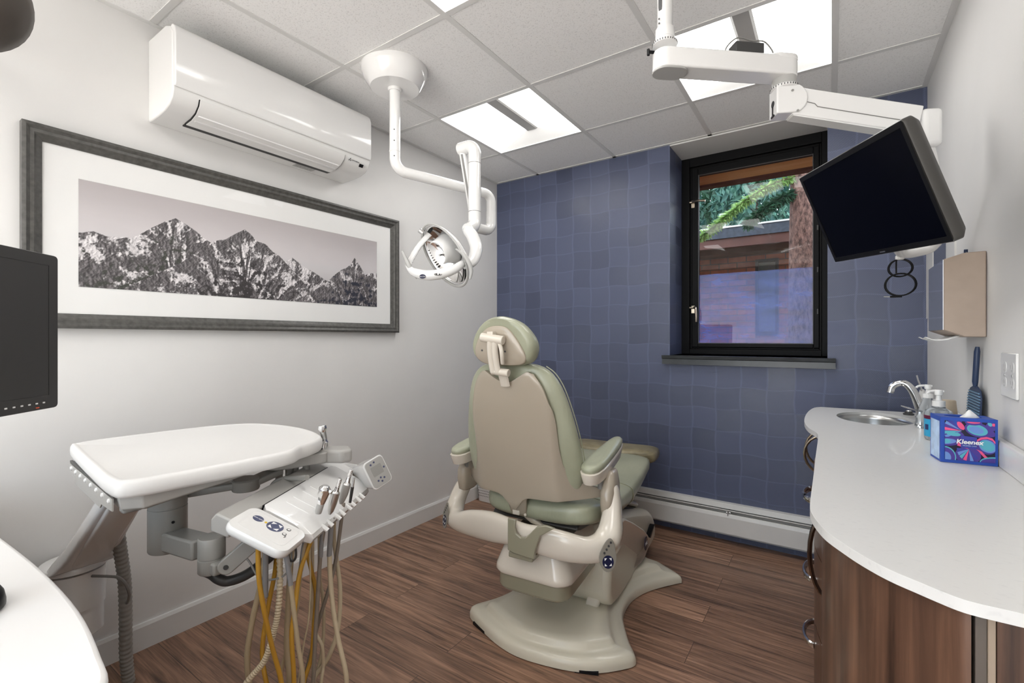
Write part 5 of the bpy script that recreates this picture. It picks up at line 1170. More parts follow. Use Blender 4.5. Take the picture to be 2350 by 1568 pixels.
MB().tube(fillet([(-1.497, 1.752, 2.124), (-1.406, 1.752, 2.124), (-1.406, 1.752, 1.742), (-1.394, 1.688, 1.708)], [.045, .05], 10), .0305, 20).build('drop_tube', 'gloss_white', ol_)
for z_ in (2.035, 1.805): MB().lathe([(.0306, 0), (.0312, .0005), (.0312, .002), (.0306, .0025)], (-1.406, 1.752, z_), seg=24).build('tube_ring', 'mid_grey_plastic', ol_)
yk = spline([(-1.402, 1.72, 1.722), (-1.392, 1.690, 1.705), (-1.368, 1.690, 1.672), (-1.345, 1.686, 1.618), (-1.346, 1.664, 1.560), (-1.366, 1.625, 1.530)], 6)
MB().tube(yk, [.024+.006*math.sin(PI*i/(len(yk)-1)) for i in range(len(yk))], 16, ry=.020).build('yoke', 'gloss_white', ol_)
# lamp head
LC = Vector((-1.432, 1.572, 1.575)); vr_, vt_, vu_ = Vector((.827, .562, 0)), Vector((.562, -.827, 0)), Vector((0, 0, 1))
Ln = (vr_*-.58-vu_*.40+vt_*.70).normalized(); Ll = (vr_*.56-vu_*.80); Ll = (Ll-Ln*Ll.dot(Ln)).normalized(); Ls = Ln.cross(Ll).normalized()
LQ = lambda a, b, c: LC+Ll*a+Ls*b+Ln*c
def dish(prof, sa, sb, n=40, c0=0.): return [[LQ(r*sa*math.cos(2*PI*i/n), r*sb*math.sin(2*PI*i/n), h) for i in range(n)] for r, h in prof]
MB().loft(dish([(1, 0), (.93, -.012), (.80, -.030), (.6, -.048), (.35, -.060), (.1, -.064)], .150, .098), caps=False).build('reflector', 'chrome', ol_, solid=.002)
MB().loft(dish([(1.0, .003), (1.045, .002), (1.05, -.006), (.98, -.024), (.84, -.046), (.62, -.066), (.36, -.078), (.05, -.082)], .150, .098), caps=False).build('lamp_housing', 'gloss_white', ol_, angle=70)
MB().tube([LQ(.157*math.cos(2*PI*i/48), .104*math.sin(2*PI*i/48), .003) for i in range(49)], .0045, 8, caps=False).build('reflector_rim', 'grey_plastic', ol_)
b = MB(); b.grid(lambda u, v: LQ(-.02+.075*math.sin((u-.5)*PI)*(1-.3*v), .005+.060*math.cos((u-.5)*PI)*(1-.2*v), -.05+.09*v), 20, 6)
b.build('bulb_shield', 'white_plastic', ol_, solid=.004)
MB().cyl(LQ(-.005, -.01, -.055), LQ(-.01, -.005, .0), .011, .008).cyl(LQ(-.01, -.005, .0), LQ(-.012, -.004, .022), .0055).build('bulb', 'chrome', ol_)
vb = MB()
for k in range(8): vb.box(LQ(-.075+.012*k, -.083-.010*math.sin(PI*k/8), -.012), (.003, .016, .012), Matrix((Ll, Ls, Ln)).transposed())
vb.build('vent_slots', 'black_plastic', ol_, smooth=False)
bd = spline([(-1.522, 1.434, 1.520), (-1.500, 1.436, 1.497), (-1.471, 1.440, 1.484), (-1.423, 1.451, 1.473), (-1.377, 1.483, 1.478), (-1.346, 1.532, 1.500), (-1.335, 1.585, 1.534), (-1.348, 1.632, 1.552)], 5)
nb_ = len(bd); MB().tube(bd, [.008+.012*math.sin(PI*min(1, i/nb_*1.15))**.7 for i in range(nb_)], 14, ry=[.012+.010*math.sin(PI*i/(nb_-1)) for i in range(nb_)], up=(0, 0, 1)).build('front_bar', 'gloss_white', ol_)
MB().tube(spline([(-1.522, 1.434, 1.520), (-1.535, 1.47, 1.56), (-1.53, 1.51, 1.62), (-1.50, 1.545, 1.675)], 5), [.014, .016]*8, 12, ry=.009).build('side_strut', 'gloss_white', ol_)
def emblem(o, n_, w, h, txt, size, par, m='control_navy'):
    n_ = Vector(n_).normalized(); u_ = Vector((0, 0, 1)).cross(n_).normalized(); w_ = n_.cross(u_); o = Vector(o)
    e_ = MB().prism(ell(w, h, 28), .0015, o, u_, w_, n_).build('emblem', m, par, bevel=.0003)
    text('lettering', txt, size, o+n_*.0018, u_, w_, 'print_white', e_, shear=.3, ext=.0002); return e_
emblem((-1.428, 1.4300, 1.466), (.25, -.93, -.16), .0150, .0095, 'Pelton Crane', .0052, ol_)
MB().prism(ell(.017, .006, 24), .0015, (-1.372, 1.4640, 1.474), Vector((.70, .71, 0)).normalized(), (0, 0, 1), Vector((.71, -.70, 0)).normalized()).build('control_strip', 'mid_grey_plastic', ol_)
for k in (-.006, .006): MB().prism(ell(.0035, .0035, 14), .0025, Vector((-1.372, 1.4640, 1.474))+Vector((.70, .71, 0)).normalized()*k, Vector((.70, .71, 0)).normalized(), (0, 0, 1), Vector((.71, -.70, 0)).normalized()).build('button', 'dark_grey', ol_)
for pts, nm in (([(-1.541, 1.420, 1.583), (-1.526, 1.424, 1.552), (-1.510, 1.429, 1.520), (-1.496, 1.438, 1.490), (-1.480, 1.449, 1.464)], 'h'), ([(-1.347, 1.550, 1.592), (-1.317, 1.560, 1.569), (-1.296, 1.573, 1.533), (-1.287, 1.580, 1.496), (-1.291, 1.577, 1.460)], 'h')):
    P_ = spline(pts, 6); n_ = len(P_); MB().tube(P_, [.004+.006*math.sin(PI*(i+1)/(n_+1)) for i in range(n_)], 10).build('handle', 'grey_plastic', ol_)
MB().cyl((-1.508, 1.488, 1.684), (-1.496, 1.502, 1.670), .011).build('knob', 'chrome', ol_, bevel=.002)

# ------------------------------------------------------------------ delivery unit on a wall arm
du = thing('dental_delivery_unit', 'white and grey dental delivery unit with a tray on a wall-mounted arm and hanging hoses', 'dental unit', (-2.087, 0.492, .21))
mat('tray_white', (.76, .75, .735, 1), .38, var=.01, vscale=200)
mat('unit_grey', (.40, .39, .37, 1), .32, coat=.15)
mat('arm_grey', (.31, .305, .285, 1), .38, coat=.1)
MB().lathe([(.074, .0), (.078, .004), (.078, .092), (.082, .094), (.083, .215), (.06, .218)], (-2.108, .480, .215), seg=36).build('wall_post', 'white_plastic', du)
MB().bb((LX+.001, .44, .23), (-2.10, .545, .42)).build('wall_bracket', 'white_plastic', du, bevel=.004)
b = MB(); b.loft([[Vector((-2.106+rx*math.cos(2*PI*i/36), .479+ry*math.sin(2*PI*i/36), z_)) for i in range(36)] for rx, ry, z_ in ((.084, .084, .436), (.092, .090, .440), (.093, .091, .449), (.088, .086, .457), (.05, .05, .462))])
b.build('post_cap', 'gloss_white', du)
def rectloft(st, name, m, par=du, bev=.006, sub=0):
    b = MB(); b.loft([[Vector(c)+Vector(u_)*x+Vector(w_)*y for x, y in rrect(w, h, min(w, h)*.25, 3)] for c, u_, w_, w, h in st]); return b.build(name, m, par, angle=50)
an = Vector((-.62, 0, .78))
rectloft([((-2.06, .488, .452), (0, 1, 0), (-1, 0, 0), .168, .06), ((-2.035, .490, .475), (0, 1, 0), (-.85, 0, .53), .155, .05), ((-1.985, .495, .520), (0, 1, 0), an, .135, .046), ((-1.83, .508, .665), (0, 1, 0), an, .118, .046), ((-1.70, .52, .785), (0, 1, 0), an, .115, .046), ((-1.64, .525, .820), (0, 1, 0), (0, 0, 1), .11, .03)], 'lower_arm', 'gloss_white')
rectloft([((-2.01, .495, .485), (0, 1, 0), an, .10, .03), ((-1.83, .508, .640), (0, 1, 0), an, .09, .03), ((-1.70, .52, .76), (0, 1, 0), an, .09, .03)], 'arm_underside', 'white_plastic')
TO = [(-1.905, .427), (-1.60, .393), (-1.375, .374), (-1.318, .398), (-1.298, .52), (-1.288, .64), (-1.285, .72), (-1.293, .775), (-1.322, .815), (-1.337, .860), (-1.372, .918), (-1.435, .952), (-1.53, .974), (-1.63, .980), (-1.74, .965), (-1.84, .920), (-1.90, .82), (-1.935, .64), (-1.948, .49), (-1.935, .443)]
ts_ = [(p.x, p.y) for p in spline([(x, y, 0) for x, y in TO], 4, True)]
tc = Vector((-1.61, .66))
def tr(k, z_, pts=ts_): return [Vector((tc.x+(x-tc.x)*k, tc.y+(y-tc.y)*k, z_)) for x, y in pts]
MB().loft([tr(.955, .838), tr(.985, .840), tr(1.0, .848), tr(1.004, .860), tr(1.0, .872), tr(.985, .880), tr(.965, .8815), tr(.945, .8785), tr(.925, .8775), tr(.3, .8775)]).build('tray', 'tray_white', du, angle=75)
b = MB()
bo = [(-1.87, .425), (-1.36, .385), (-1.325, .42), (-1.315, .60), (-1.33, .80), (-1.55, .90), (-1.80, .86), (-1.88, .60)]
b.loft([[Vector((tc.x+(x-tc.x)*.96, .41+(y-.41)*.80+.012, .800+.055*max(0, (y-.40))/.5)) for x, y in bo], [Vector((tc.x+(x-tc.x)*.985, .41+(y-.41)*.93+.006, .806+.045*max(0, (y-.40))/.5)) for x, y in bo], [Vector((x, y, .842)) for x, y in bo]])
b.build('tray_body', 'unit_grey', du, bevel=.008, bseg=3)
e0_, e1_ = Vector((-1.88, .4235, .0)), Vector((-1.365, .3835, 0)); ed = (e1_-e0_).normalized(); en = Vector((ed.y, -ed.x, 0))
MB().box((e0_+e1_)/2+Vector((0, 0, .838))+en*.002, ((e1_-e0_).length-.01, .006, .006), Matrix((ed, -en, Vector((0, 0, 1)))).transposed()).build('tray_hinge', 'dark_grey', du, smooth=False)
b = MB(); b.prism([(0, .832), (.505, .832), (.505, .803), (.40, .797), (.385, .785), (.10, .785), (.09, .803), (.0, .815)], .003, e0_+en*.002, ed, (0, 0, 1), en); b.build('end_plate', 'unit_grey', du, smooth=False)
for k in range(8):
    c = e0_+ed*(.03+.064*k)+en*.005+Vector((0, 0, .822)); MB().lathe([(.0065, 0), (.0055, .003), (.001, .0045)], c, en, 12).build('rivet', 'white_plastic', du)
MB().lathe([(.0455, 0), (.0475, .004), (.0475, .122), (.0455, .123), (.0455, .126), (.0475, .127), (.0475, .205)], (-1.576, .561, .600), seg=36).build('tray_column', 'arm_grey', du)
vdn = Vector((1.576, -.561, 0)).normalized(); vdx = Vector((-vdn.y, vdn.x, 0))
wp = Vector((-1.576, .561, .650))+vdn*.0478+vdx*.012
wl = MB().prism([(-.012, -.008), (.012, -.008), (0, .014)], .0006, wp, vdx, (0, 0, 1), vdn).build('warning_mark', 'dark_grey', du, smooth=False)
MB().prism([(-.008, -.0055), (.008, -.0055), (0, .0095)], .0009, wp, vdx, (0, 0, 1), vdn).build('warning_inner', 'unit_grey', wl, smooth=False)
MB().lathe([(.004, 0), (.003, .001)], Vector((-1.576, .561, .688))+vdn*.0472+vdx*.012, vdn, 12).build('screw_hole', 'black_plastic', du)
b = MB(); j0, j1 = Vector((-1.576, .561, .632)), Vector((-1.335, .570, .655)); jd = (j1-j0).normalized(); b.box((j0+j1)/2-jd*.01, ((j1-j0).length-.05, .060, .052), Matrix((jd, Vector((-jd.y, jd.x, 0)), Vector((0, 0, 1)))).transposed()); b.build('elbow_arm', 'arm_grey', du, bevel=.006)
MB().lathe([(.029, 0), (.0315, .003), (.0315, .036), (.030, .037), (.030, .039), (.0315, .040), (.0315, .088), (.029, .091)], (-1.330, .571, .600), seg=30).build('elbow_joint', 'arm_grey', du)
MB().bb((-1.315, .555, .602), (-1.285, .60, .634)).build('joint_block', 'arm_grey', du, bevel=.006)
l0, l1 = Vector((-1.268, .580, .628)), Vector((-1.212, .654, .707)); ldv = (l1-l0).normalized(); lu = Vector((.79, -.60, 0)); lw = ldv.cross(lu).normalized()
MB().prism([(-.020*math.sin(a), .020*math.cos(a)) for a in [PI*i/10 for i in range(11)]]+[((l1-l0).length, -.020), ((l1-l0).length, .020)], .022, l0-lu*.011, ldv, lw, lu).build('swing_link', 'arm_grey', du, bevel=.003)
MB().cyl(l0+lu*.011, l0+lu*.0125, .006).build('link_bolt', 'dark_grey', du)
# far arm that carries the rear instrument holder
rectloft([((-1.60, .61, .742), (-.56, .83, 0), (0, 0, 1), .055, .022), ((-1.467, .72, .768), (-.64, .77, 0), (0, 0, 1), .06, .022)], 'rear_arm', 'arm_grey')
MB().lathe([(.036, 0), (.038, .004), (.038, .030), (.034, .034)], (-1.462, .722, .748), seg=28).build('rear_joint', 'arm_grey', du)
rectloft([((-1.462, .722, .762), (1, 0, 0), (0, 0, 1), .055, .02), ((-1.455, .82, .785), (1, 0, 0), (0, 0, 1), .055, .02)], 'rear_arm', 'arm_grey')
b = MB(); hs_ = [(-1.500, .80), (-1.45, .775), (-1.405, .80), (-1.385, .88), (-1.375, .94), (-1.44, .965), (-1.47, .92), (-1.49, .86)]
b.prism([(p.x, p.y) for p in spline([(x, y, 0) for x, y in hs_], 4, True)], .034, (0, 0, .796)); b.build('rear_housing', 'unit_grey', du, bevel=.004)
b = MB(); b.prism([(-1.455, .945), (-1.40, .925), (-1.335, .965), (-1.325, 1.0), (-1.38, 1.03), (-1.44, .985)], .045, (0, 0, .790)); b.build('rear_holder', 'unit_grey', du, bevel=.010, bseg=3)
for (x, y), zb in zip(((-1.458, .823), (-1.448, .85), (-1.450, .873), (-1.430, .899)), (.70, .70, .725, .75)): MB().cyl((x, y, zb), (x, y, .80), .011, seg=14).build('holder_tube', 'arm_grey', du)
for c, d__ in (((-1.62, .49, .775), (.034, .05, .11)), ((-1.80, .50, .79), (.03, .05, .09))): MB().box(c, d__).build('pivot_block', 'unit_grey', du, bevel=.008)

# control head
HP0 = Vector((-1.246, .664, .760)); Ha = Vector((-.5, .866, 0)); Hb = Vector((.785, .453, -.4226)).normalized(); Hn = Vector((.366, .2115, .906)).normalized()
HD = lambda a, b_, c: HP0+Ha*a+Hb*b_+Hn*c
RH = Matrix((Ha, Hb, Hn)).transposed()
def hbox(a0, a1, b0, b1, c0, c1, name, m, bev=.004, par=du): return MB().box(HD((a0+a1)/2, (b0+b1)/2, (c0+c1)/2), (a1-a0, b1-b0, c1-c0), RH).build(name, m, par, bevel=bev, bseg=3)
prf = [(.0, -.012), (.0, .002), (.010, .004), (.105, .003), (.122, -.001), (.150, -.010), (.158, -.020), (.156, -.034), (.128, -.046), (.02, -.046)]
b = MB(); b.loft([[HD(a, .07+(x-.07)*k, -.018+(c+.018)*k) for x, c in prf] for a, k in ((-.012, .80), (-.004, .96), (.0, 1), (.386, 1), (.392, .95))]); b.build('control_head', 'gloss_white', du, angle=30)
b = MB(); b.loft([[HD(a, x, c) for x, c in ((-.062, -.020+t_), (-.055, -.002+t_*.3), (-.002, -.001), (-.002, -.045), (-.05, -.05))] for a, t_ in ((-.115, -.004), (-.10, 0), (.0, 0), (.43, 0))]); b.build('head_rear', 'unit_grey', du, bevel=.004, angle=30)
hbox(-.004, .384, -.0035, .0015, -.03, .0005, 'head_slit', 'black_plastic', 0)
for a in (.055, .095, .145, .190): MB().tube([HD(a, .028, .0042), HD(a, .10, .0036)], .0012, 6).build('rib', 'gloss_white', du)
b = MB(); b.loft([[HD(-.082+x*k, .066+y*k2, c) for x, y in rrect(.118, .165, .026, 6)] for k, k2, c in ((.86, .9, -.022), (.97, .98, -.019), (1, 1, -.012), (1, 1, -.004), (.96, .975, .0015), (.5, .5, .002))]); b.build('touch_pad', 'white_plastic', du, angle=60)
tpad = bpy.data.objects[[o.name for o in COL.objects if o.name.startswith('touch_pad')][-1]]
HV = -Ha
MB().prism(rrect(.082, .128, .014, 4), .0005, HD(-.080, .066, .0016), Ha, Hb, Hn).build('pad_label', 'tray_white', tpad, smooth=False)
def pd_(a, b_, rx, ry, name, m, h=.0008, z0=.002): return MB().prism(ell(rx, ry, 24), h, HD(a, b_, z0), Ha, Hb, Hn).build(name, m, tpad, smooth=False)
mat('pad_blue', (.075, .085, .155, 1), .35)
pd_(-.066, .026, .012, .014, 'pad_emblem', 'pad_blue'); pd_(-.064, .073, .021, .021, 'pad_ring', 'pad_blue')
b = MB()
for k in range(4):
    an_ = PI/4+k*PI/2; e_ = Vector((math.cos(an_), math.sin(an_))); g_ = Vector((-e_.y, e_.x)); c = Vector((-.064, .073))+e_*.0135
    b.prism([tuple(c+e_*.0055), tuple(c-e_*.003+g_*.0075), tuple(c-e_*.003-g_*.0075)], .0003, HD(0, 0, .0029), Ha, Hb, Hn)
b.build('arrow_marks', 'print_white', tpad, smooth=False)
for a, b_ in ((-.050, .104), (-.074, .106)): pd_(a, b_, .0055, .0055, 'pad_button', 'dark_grey'); pd_(a, b_, .0038, .0038, 'pad_button_cap', 'tray_white', .0012)
mat('amber_mark', (.70, .48, .05, 1), .5)
pd_(-.066, .048, .0035, .0035, 'pad_mark', 'amber_mark')
text('lettering', 'Pelton Crane', .0050, HD(-.066, .026, .003), Hb, -Ha, 'print_white', tpad, shear=.3, ext=.0002)
# display at the far end
dn = Vector((.93, -.20, .25)).normalized(); dw = Vector((.10, .94, .32)); dw = (dw-dn*dw.dot(dn)).normalized(); dh = dn.cross(dw); 
if dh.z < 0: dh = -dh
dcn = Vector((-1.276, 1.067, .749)); DQ = lambda a, b_, c: dcn+dw*a+dh*b_+dn*c
b = MB(); b.loft([[DQ(x*k, y*k, c) for x, y in rrect(.078, .100, .014, 5)] for k, c in ((.78, -.115), (.86, -.075), (.97, -.008), (1, -.003), (.97, .0))]); b.build('display_housing', 'gloss_white', du, angle=40)
dsp = MB().prism(rrect(.070, .092, .012, 5), .0012, DQ(0, 0, 0), dw, dh, dn).build('display_face', 'unit_grey', du, smooth=False)
MB().prism(rrect(.040, .034, .002, 2, 0, .008), .0006, DQ(0, 0, .0012), dw, dh, dn).build('display_screen', 'arm_grey', dsp, smooth=False)
b = MB()
for x, y in ((-.012, -.026), (0, -.033), (.012, -.026), (.0, -.020), (.026, .006), (-.014, .034), (0, .037)): b.prism(ell(.0035, .0035, 10, x, y), .0008, DQ(0, 0, .0012), dw, dh, dn)
b.build('display_buttons', 'pad_blue', dsp, smooth=False)
b = MB(); b.loft([[HD(.36, x, c) for x, c in ((-.03, 0), (.09, .002), (.09, -.035), (-.03, -.035))], [HD(.43, x, c) for x, c in ((-.02, .004), (.07, .006), (.07, -.03), (-.02, -.03))], [DQ(.0+x, y, -.10) for x, y in ((.015, .025), (-.03, .025), (-.03, -.02), (.015, -.02))]]); b.build('display_neck', 'gloss_white', du, bevel=.006)
for a in (.075, .155, .232, .305):      # forks along the front lip
    b = MB()
    for s_ in (-1, 1): b.tube([HD(a+s_*.016, .145, -.012), HD(a+s_*.015, .168, -.017)], .0065, 8)
    b.build('holder_fork', 'white_plastic', du)

# hoses
mat('hose_amber', (.50, .27, .035, 1), .38); mat('hose_tan', (.42, .335, .22, 1), .42); mat('hose_beige', (.55, .46, .32, 1), .42); mat('hose_taupe', (.23, .19, .155, 1), .4); mat('hose_grey', (.25, .245, .25, 1), .4)
HO_ = {
1: [(-1.15, .597, .72), (-1.149, .598, .627), (-1.148, .611, .535), (-1.152, .632, .438), (-1.152, .656, .335)],
2: [(-1.195, .639, .70), (-1.205, .64, .61), (-1.23, .639, .538), (-1.241, .632, .484), (-1.25, .626, .425), (-1.254, .623, .376), (-1.25, .626, .313)],
3: [(-1.236, .695, .68), (-1.241, .692, .602), (-1.246, .689, .556), (-1.247, .676, .496), (-1.249, .663, .416), (-1.242, .656, .363), (-1.223, .656, .305)],
4: [(-1.187, .668, .70), (-1.184, .671, .587), (-1.178, .662, .5), (-1.18, .649, .443), (-1.188, .632, .387), (-1.213, .603, .342), (-1.26, .56, .25), (-1.34, .50, .12), (-1.42, .45, .02)],
5: [(-1.119, .642, .715), (-1.114, .658, .593), (-1.107, .663, .523), (-1.098, .669, .438), (-1.088, .675, .349)],
6: [(-1.193, .714, .70), (-1.2, .708, .582), (-1.205, .705, .481), (-1.198, .697, .386), (-1.184, .695, .298)],
7: [(-1.157, .750, .676), (-1.168, .718, .587), (-1.161, .698, .498), (-1.159, .688, .43), (-1.154, .691, .313)],
8: [(-1.157, .727, .676), (-1.176, .724, .587), (-1.196, .723, .465), (-1.219, .707, .353), (-1.232, .699, .276)],
9: [(-1.24, .778, .70), (-1.237, .779, .607), (-1.226, .787, .542), (-1.216, .794, .478), (-1.212, .785, .387), (-1.208, .775, .308), (-1.207, .752, .254)],
10: [(-1.195, .762, .69), (-1.193, .761, .593), (-1.192, .762, .52), (-1.196, .759, .426), (-1.207, .752, .359), (-1.22, .743, .254)],
11: [(-1.184, .802, .685), (-1.195, .796, .601), (-1.192, .786, .499), (-1.19, .776, .378), (-1.185, .766, .254)],
12: [(-1.198, .835, .685), (-1.201, .828, .581), (-1.186, .826, .456), (-1.164, .829, .354), (-1.134, .837, .232)],
13: [(-1.236, .901, .70), (-1.237, .876, .543), (-1.23, .845, .462), (-1.235, .818, .385), (-1.235, .793, .31), (-1.232, .771, .232)],
14: [(-1.285, .902, .70), (-1.287, .903, .584), (-1.272, .901, .524), (-1.245, .895, .435), (-1.232, .879, .332), (-1.239, .851, .254), (-1.258, .814, .196)],
15: [(-1.278, .846, .69), (-1.278, .848, .486), (-1.272, .853, .429), (-1.268, .855, .355), (-1.263, .847, .281), (-1.262, .835, .232), (-1.267, .819, .183)],
16: [(-1.24, .80, .69), (-1.242, .8, .532), (-1.244, .799, .467), (-1.239, .802, .369), (-1.211, .81, .321), (-1.208, .812, .266), (-1.203, .803, .225)]}
def loop(i, j, r, m, low=.10):
    A_, B_ = [Vector(p) for p in HO_[i]], [Vector(p) for p in HO_[j]]
    a, c = A_[-1], B_[-1]; zl = min(a.z, c.z)-low; mid = Vector(((a.x+c.x)/2, (a.y+c.y)/2, zl))
    pts = A_+[a.lerp(mid, .55)+Vector((0, 0, -.03)), mid, c.lerp(mid, .55)+Vector((0, 0, -.03))]+B_[::-1]
    MB().tube(spline(pts, 6), r, 10).build('hose', m, du)
def single(i, r, m, ry=None): MB().tube(spline(HO_[i], 8), r, 10).build('hose', m, du)
loop(1, 7, .0058, 'hose_amber'); loop(3, 9, .0058, 'hose_amber', .12); loop(2, 6, .0072, 'hose_tan', .13)
loop(5, 8, .0054, 'hose_tan', .09); loop(11, 13, .0056, 'hose_taupe', .07); loop(12, 14, .0066, 'hose_beige', .06); loop(15, 16, .0050, 'hose_beige', .06); loop(10, 8, .0022, 'hose_beige', .08)
P_ = spline(HO_[4], 40); MB().tube(P_, [.0072+.0009*math.sin(i*1.57) for i in range(len(P_))], 12).build('hose', 'hose_beige', du)
for pts, r in (([(-1.195, .639, .70), (-1.195, .639, .611), (-1.196, .639, .544)], .0068), ([(-1.119, .642, .715), (-1.1165, .651, .65), (-1.1135, .6585, .590)], .0061), ([(-1.157, .727, .676), (-1.167, .7255, .64), (-1.177, .724, .580)], .0061), ([(-1.184, .802, .685), (-1.192, .798, .64), (-1.1955, .7955, .585)], .0063), ([(-1.198, .835, .685), (-1.200, .831, .64), (-1.2012, .8275, .575)], .0072)):
    MB().tube(spline(pts, 6), r, 10).build('hose_sleeve', 'hose_grey', du)
MB().tube(spline([(-1.345, .555, .605), (-1.331, .571, .593), (-1.315, .582, .579), (-1.305, .6, .569), (-1.279, .63, .579), (-1.252, .661, .606), (-1.232, .686, .637), (-1.22, .70, .69)], 6), .013, 10).build('cable_bundle', 'dark_grey', du)
MB().tube(spline([(-1.241, .607, .652), (-1.228, .617, .631), (-1.214, .626, .602), (-1.194, .64, .587), (-1.177, .675, .587), (-1.17, .692, .611), (-1.178, .699, .641), (-1.18, .70, .70)], 6), .0026, 8).build('cable', 'mid_grey_plastic', du)
MB().tube(spline([(-1.134, .68, .70), (-1.131, .683, .65), (-1.147, .683, .631), (-1.165, .683, .640), (-1.17, .69, .70)], 6), .003, 8).build('cable', 'dark_grey', du)
MB().tube(spline([(-1.393, .746, .70), (-1.397, .768, .759), (-1.379, .792, .776), (-1.331, .812, .782), (-1.291, .815, .790)], 6), .008, 10).build('hose', 'arm_grey', du)
P_ = spline([(-1.90, .53, .72), (-1.945, .540, .668), (-1.958, .552, .592), (-1.972, .567, .482), (-1.987, .582, .369), (-1.999, .588, .245), (-2.010, .592, .118), (-2.012, .60, .014)], 30)
MB().tube(P_, [.0185+.0012*math.sin(i*1.57) for i in range(len(P_))], 14).build('supply_hose', 'arm_grey', du)
MB().tube(spline([(-2.0, .50, .427), (-1.945, .529, .429), (-1.919, .546, .425), (-1.910, .562, .4), (-1.915, .573, .359), (-1.955, .580, .318), (-1.97, .582, .31)], 6), .0045, 8).build('cable', 'mid_grey_plastic', du)

# instruments resting in the holders: things of their own
sy = thing('air_water_syringe', 'chrome-headed air water syringe, first instrument on the front lip beside the touch pad', 'dental instrument', (-1.173, .763, .692), 'instruments on the delivery unit')
MB().tube([(-1.1655, .7685, .724), (-1.1645, .769, .730), (-1.159, .7725, .752)], [.008, .0095, .0100], 14).build('syringe_handle', 'unit_grey', sy)
MB().tube([(-1.1595, .7722, .750), (-1.155, .775, .772), (-1.149, .779, .792), (-1.1465, .781, .800)], [.0105, .0150, .0165, .009], 8).cyl((-1.150, .780, .790), (-1.130, .786, .782), .005, seg=10).build('syringe_head', 'chrome', sy, bevel=.0015)
for nm, lab, a, c, t1, t2 in (('dental_handpiece', 'chrome tipped handpiece, second instrument on the front lip of the delivery unit', (-1.174, .810, .707), (-1.160, .820, .768), (-1.155, .823, .785), (-1.149, .827, .808)),
                              ('dental_handpiece', 'tall ribbed chrome handpiece coupling, third instrument on the front lip of the delivery unit', (-1.183, .853, .722), (-1.168, .863, .779), (-1.163, .866, .800), (-1.157, .870, .822))):
    t = thing(nm, lab, 'dental instrument', a, 'instruments on the delivery unit'); a, c, t1, t2 = map(Vector, (a, c, t1, t2))
    MB().tube([a, a.lerp(c, .15), a.lerp(c, .5), c], [.004, .0085, .0115, .0118], 16).build('handpiece_body', 'steel' if 'second' in lab else 'unit_grey', t)
    MB().tube([c, c.lerp(t1, .3), t1], [.0118, .007, .0055], 14).build('coupling', 'chrome', t)
    P_ = [t1.lerp(t2, i/11) for i in range(12)]; MB().tube(P_, [.0052 if i % 2 else .0062 for i in range(12)], 12).build('thread', 'chrome', t)
t = thing('curing_tip', 'small thin chrome instrument, last and smallest on the front lip near the display', 'dental instrument', (-1.186, .887, .727), 'instruments on the delivery unit')
MB().tube([(-1.186, .887, .715), (-1.180, .891, .762)], [.004, .005], 10).build('shank', 'dark_grey', t)
MB().tube([(-1.180, .891, .762), (-1.1755, .894, .791)], [.0045, .003], 10).build('tip', 'chrome', t)
t = thing('suction_syringe', 'chrome syringe standing upright in the rear holder beyond the tray', 'dental instrument', (-1.425, .966, .82), 'instruments on the delivery unit')
MB().tube([(-1.4235, .967, .8355), (-1.427, .9645, .86), (-1.431, .962, .885)], [.0085, .0085, .0095], 14).build('syringe_handle', 'steel', t)
MB().tube([(-1.431, .962, .884), (-1.4335, .9605, .897), (-1.434, .960, .908)], [.0095, .0150, .0135], 8).build('syringe_head', 'chrome', t, bevel=.0015)
t = thing('saliva_ejector', 'short chrome valve in the rear holder at the corner of the tray', 'dental instrument', (-1.402, .944, .83), 'instruments on the delivery unit')
MB().tube([(-1.402, .944, .8355), (-1.400, .945, .857)], .009, 12).tube([(-1.400, .945, .855), (-1.393, .950, .862)], .0065, 10).build('valve', 'chrome', t)

# ------------------------------------------------------------------ worktop, mouse and monitor at the lower left
mat('desk_white', (.80, .79, .78, 1), .3)
dk = thing('desk', 'white rounded desktop in the lower left corner of the picture', 'desk', (-1.35, -.2, 0))
d_o = [(-2.205, .18), (-1.95, .215), (-1.58, .240), (-1.30, .252), (-1.065, .250), (-.89, .233), (-.805, .216), (-.70, .15), (-.64, .05), (-.62, -.1), (-.62, -.5), (-2.205, -.5)]
ds_ = [(p.x, p.y) for p in spline([(x, y, 0) for x, y in d_o[:10]], 4)]+d_o[10:]
MB().prism(ds_, .03, (0, 0, .71)).build('desktop', 'desk_white', dk, bevel=.008, bseg=3)
MB().bb((-2.20, -.48, .01), (-1.75, .10, .709)).build('drawer_pedestal', 'walnut', dk, bevel=.003)
MB().bb((-1.75, -.48, .02), (-.72, -.46, .709)).bb((-.74, -.48, .01), (-.72, -.05, .709)).build('support_panel', 'walnut', dk, smooth=False)
ms = thing('computer_mouse', 'black computer mouse on the white rounded desktop, cut by the left edge', 'mouse', (-1.185, .155, .7405))
b = MB(); b.loft([[Vector((-1.205+.052*k*math.cos(2*PI*i/28)*1.0, .150+.034*k*math.sin(2*PI*i/28), z_)) for i in range(28)] for k, z_ in ((.92, .7405), (1, .744), (1.0, .752), (.94, .764), (.8, .773), (.5, .779), (.1, .780))])
b.build('mouse_body', 'black_plastic', ms, angle=70)
MB().lathe([(.009, -.003), (.0095, 0), (.009, .003)], (-1.178, .153, .773), (0, 1, 0), 16).build('scroll_wheel', 'mid_grey_plastic', ms)
lm = thing('monitor', 'black monitor on the white desk at the left edge, turned away from the window', 'monitor', (-1.28, .10, .7405), 'computer monitors')
